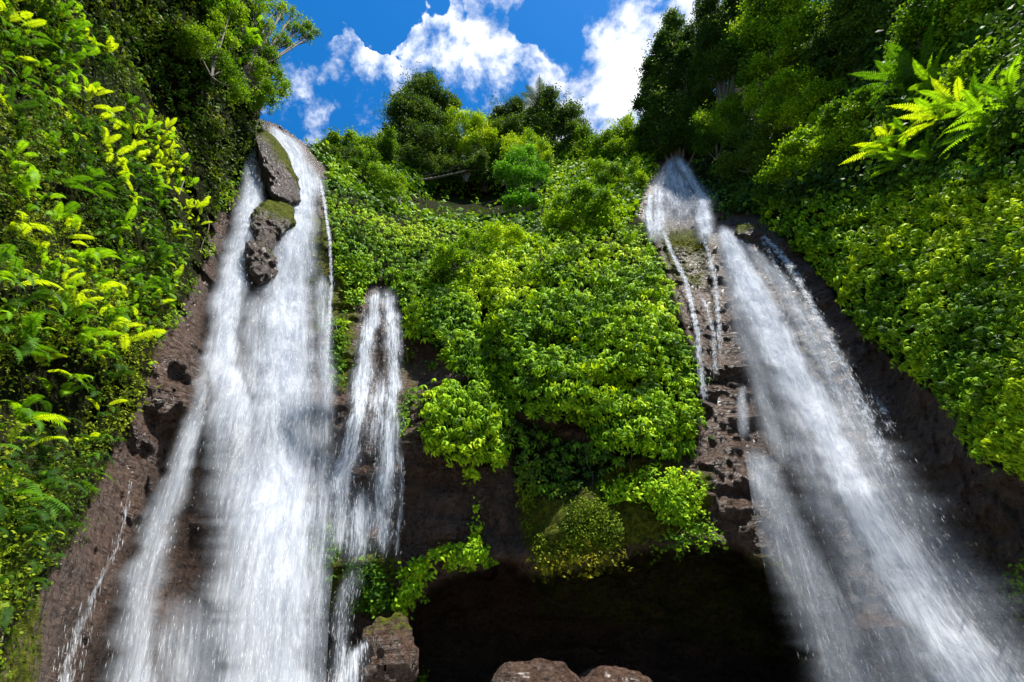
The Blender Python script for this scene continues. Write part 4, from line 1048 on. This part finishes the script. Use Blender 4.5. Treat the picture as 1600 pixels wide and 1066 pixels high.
waterfall('slender middle waterfall stepping down dark rock left of the creeper bulge', B_L, B_R, 446, 1160, B_S,
          [(-.1, M_WATER, .85, 'water_sheet'), (.25, M_WATER, .6, 'water_sheet')], 5000, off=[(446, .7), (740, .8), (800, .9), (1160, 1.4)])
waterfall('hair thin trickle running down beside the large waterfall', [(488, 270), (500, 300), (505, 400), (500, 600)], [(515, 270), (528, 320), (535, 400), (530, 600)], 275, 600,
          [([(500, 280, 3), (508, 320, 3), (516, 380, 3), (518, 450, 3), (513, 520, 4), (511, 600, 4)], .95)], [(0, M_TRICKLE, 1, 'water_sheet')], 500, off=[(275, .9), (600, .9)])
waterfall('low side cascade sliding over the cave pillar into the spray', [(500, 985), (490, 1160)], [(605, 985), (620, 1160)], 990, 1160,
          [([(588, 992, 8), (560, 1020, 16), (540, 1060, 22), (530, 1160, 30)], .75)], [(0, M_WATER, 1, 'water_sheet')], 600, off=[(985, 2.6), (1160, 2.8)])
waterfall('thin runnel threading down brown rock under the fern wall', [(85, 740), (60, 1000), (40, 1160)], [(260, 740), (220, 1000), (200, 1160)], 745, 1160,
          [([(205, 750, 3), (195, 810, 3), (180, 860, 3), (150, 920, 5), (132, 960, 8), (110, 1020, 12), (90, 1160, 16)], .6)], [(0, M_TRICKLE, 1, 'water_sheet')], 700, off=[(745, .75), (1160, .8)])
E_L = [(1030, 238), (1018, 270), (1003, 300), (1000, 330), (1000, 380)]
E_R = [(1072, 238), (1090, 265), (1118, 300), (1140, 330), (1150, 380)]
waterfall('misty upper cascade pouring from a dark notch under tall trees', E_L, E_R, 240, 380,
          [([(1052, 244, 9), (1045, 270, 14), (1030, 300, 14), (1025, 392, 16)], .62), ([(1058, 244, 9), (1080, 280, 9), (1098, 310, 12), (1105, 392, 16)], .95), ([(1055, 250, 20), (1060, 300, 40), (1065, 385, 55)], .72),
           ([(1016, 300, 5), (1014, 330, 6), (1018, 385, 8)], .8), ([(1065, 322, 50), (1070, 345, 58), (1072, 390, 50)], 1.0)], [(-.2, M_WATER, .8, 'water_sheet'), (.4, M_MISTY, .8, 'water_veil'), (.9, M_VEIL, .6, 'water_veil')], 1200, off=[(240, .8), (340, 1.5), (380, 1.2)])
D_L = [(1100, 345), (1105, 430), (1120, 520), (1140, 620), (1165, 720), (1180, 820), (1200, 920), (1230, 1070), (1260, 1160)]
D_R = [(1165, 345), (1250, 400), (1330, 500), (1395, 600), (1460, 720), (1530, 820), (1620, 930), (1740, 1070), (1820, 1160)]
D_S = [([(1128, 352, 10), (1140, 380, 16), (1162, 430, 26), (1185, 480, 32), (1225, 560, 36), (1270, 640, 34), (1325, 740, 38), (1380, 840, 46), (1440, 940, 60), (1530, 1070, 80), (1600, 1160, 100)], 1.05),
       ([(1140, 356, 8), (1180, 395, 16), (1225, 450, 30), (1270, 530, 34), (1320, 640, 36), (1390, 780, 40)], .34), ([(1122, 356, 8), (1138, 430, 12), (1165, 520, 22), (1200, 640, 24), (1240, 760, 26)], .26),
       ([(1205, 520, 40), (1260, 620, 60), (1330, 740, 85), (1400, 860, 110), (1480, 1000, 140), (1560, 1160, 160)], .5),
       ([(1178, 690, 22), (1200, 760, 34), (1240, 860, 50), (1300, 960, 60), (1370, 1160, 80)], .36),
       ([(1160, 600, 6), (1162, 700, 14)], .35)]
waterfall('long slanting white fall fanning into spray across the dark cave edge', D_L, D_R, 350, 1160, D_S,
          [(0, M_WATER, .86, 'water_sheet'), (.6, M_MISTY, .6, 'water_sheet'), (1.2, M_VEIL, .5, 'water_veil'), (1.9, M_VEIL, .4, 'water_veil'), (-.3, M_VEIL, .4, 'water_veil')], 10000, off=[(350, .35), (480, .9), (850, 1.6), (1160, 2.4)])
waterfall('broken white side stream running down rock along the pale leaf wall', [(1150, 340), (1170, 400), (1230, 500), (1290, 600), (1360, 760)], [(1185, 340), (1290, 400), (1350, 500), (1400, 600), (1500, 760)], 342, 760,
          [([(1160, 346, 4), (1180, 358, 5), (1212, 385, 8), (1240, 425, 9), (1270, 480, 10), (1310, 560, 12), (1350, 640, 14), (1400, 760, 22)], .8), ([(1180, 356, 4), (1205, 400, 5), (1240, 470, 7), (1290, 570, 9), (1340, 700, 12)], .6),
           ([(1350, 600, 12), (1380, 640, 14), (1400, 700, 14)], .5)],
          [(0, M_TRICKLE, 1, 'water_sheet')], 1600, off=[(342, .7), (760, .8)])
waterfall('white rivulet down the edge of the mossy ledge beside the creeper bulge', [(1025, 350), (1040, 420), (1070, 500), (1080, 640)], [(1055, 350), (1095, 420), (1125, 500), (1140, 640)], 352, 640,
          [([(1035, 356, 4), (1050, 395, 5), (1068, 430, 5), (1080, 470, 6), (1090, 520, 6), (1100, 640, 7)], .9)], [(0, M_TRICKLE, 1, 'water_sheet')], 500, off=[(352, .9), (640, .5)])
waterfall('forked rivulet between the mossy ledge and the main slanting fall', [(1085, 360), (1090, 430), (1080, 470), (1090, 600)], [(1125, 360), (1140, 430), (1150, 500), (1150, 600)], 365, 600,
          [([(1098, 368, 4), (1108, 400, 5), (1118, 440, 6), (1122, 500, 6), (1125, 560, 5)], .8), ([(1092, 455, 3), (1105, 480, 4), (1115, 520, 5), (1120, 600, 5)], .7)], [(0, M_TRICKLE, 1, 'water_sheet')], 400, off=[(365, 1.3), (600, .5)])
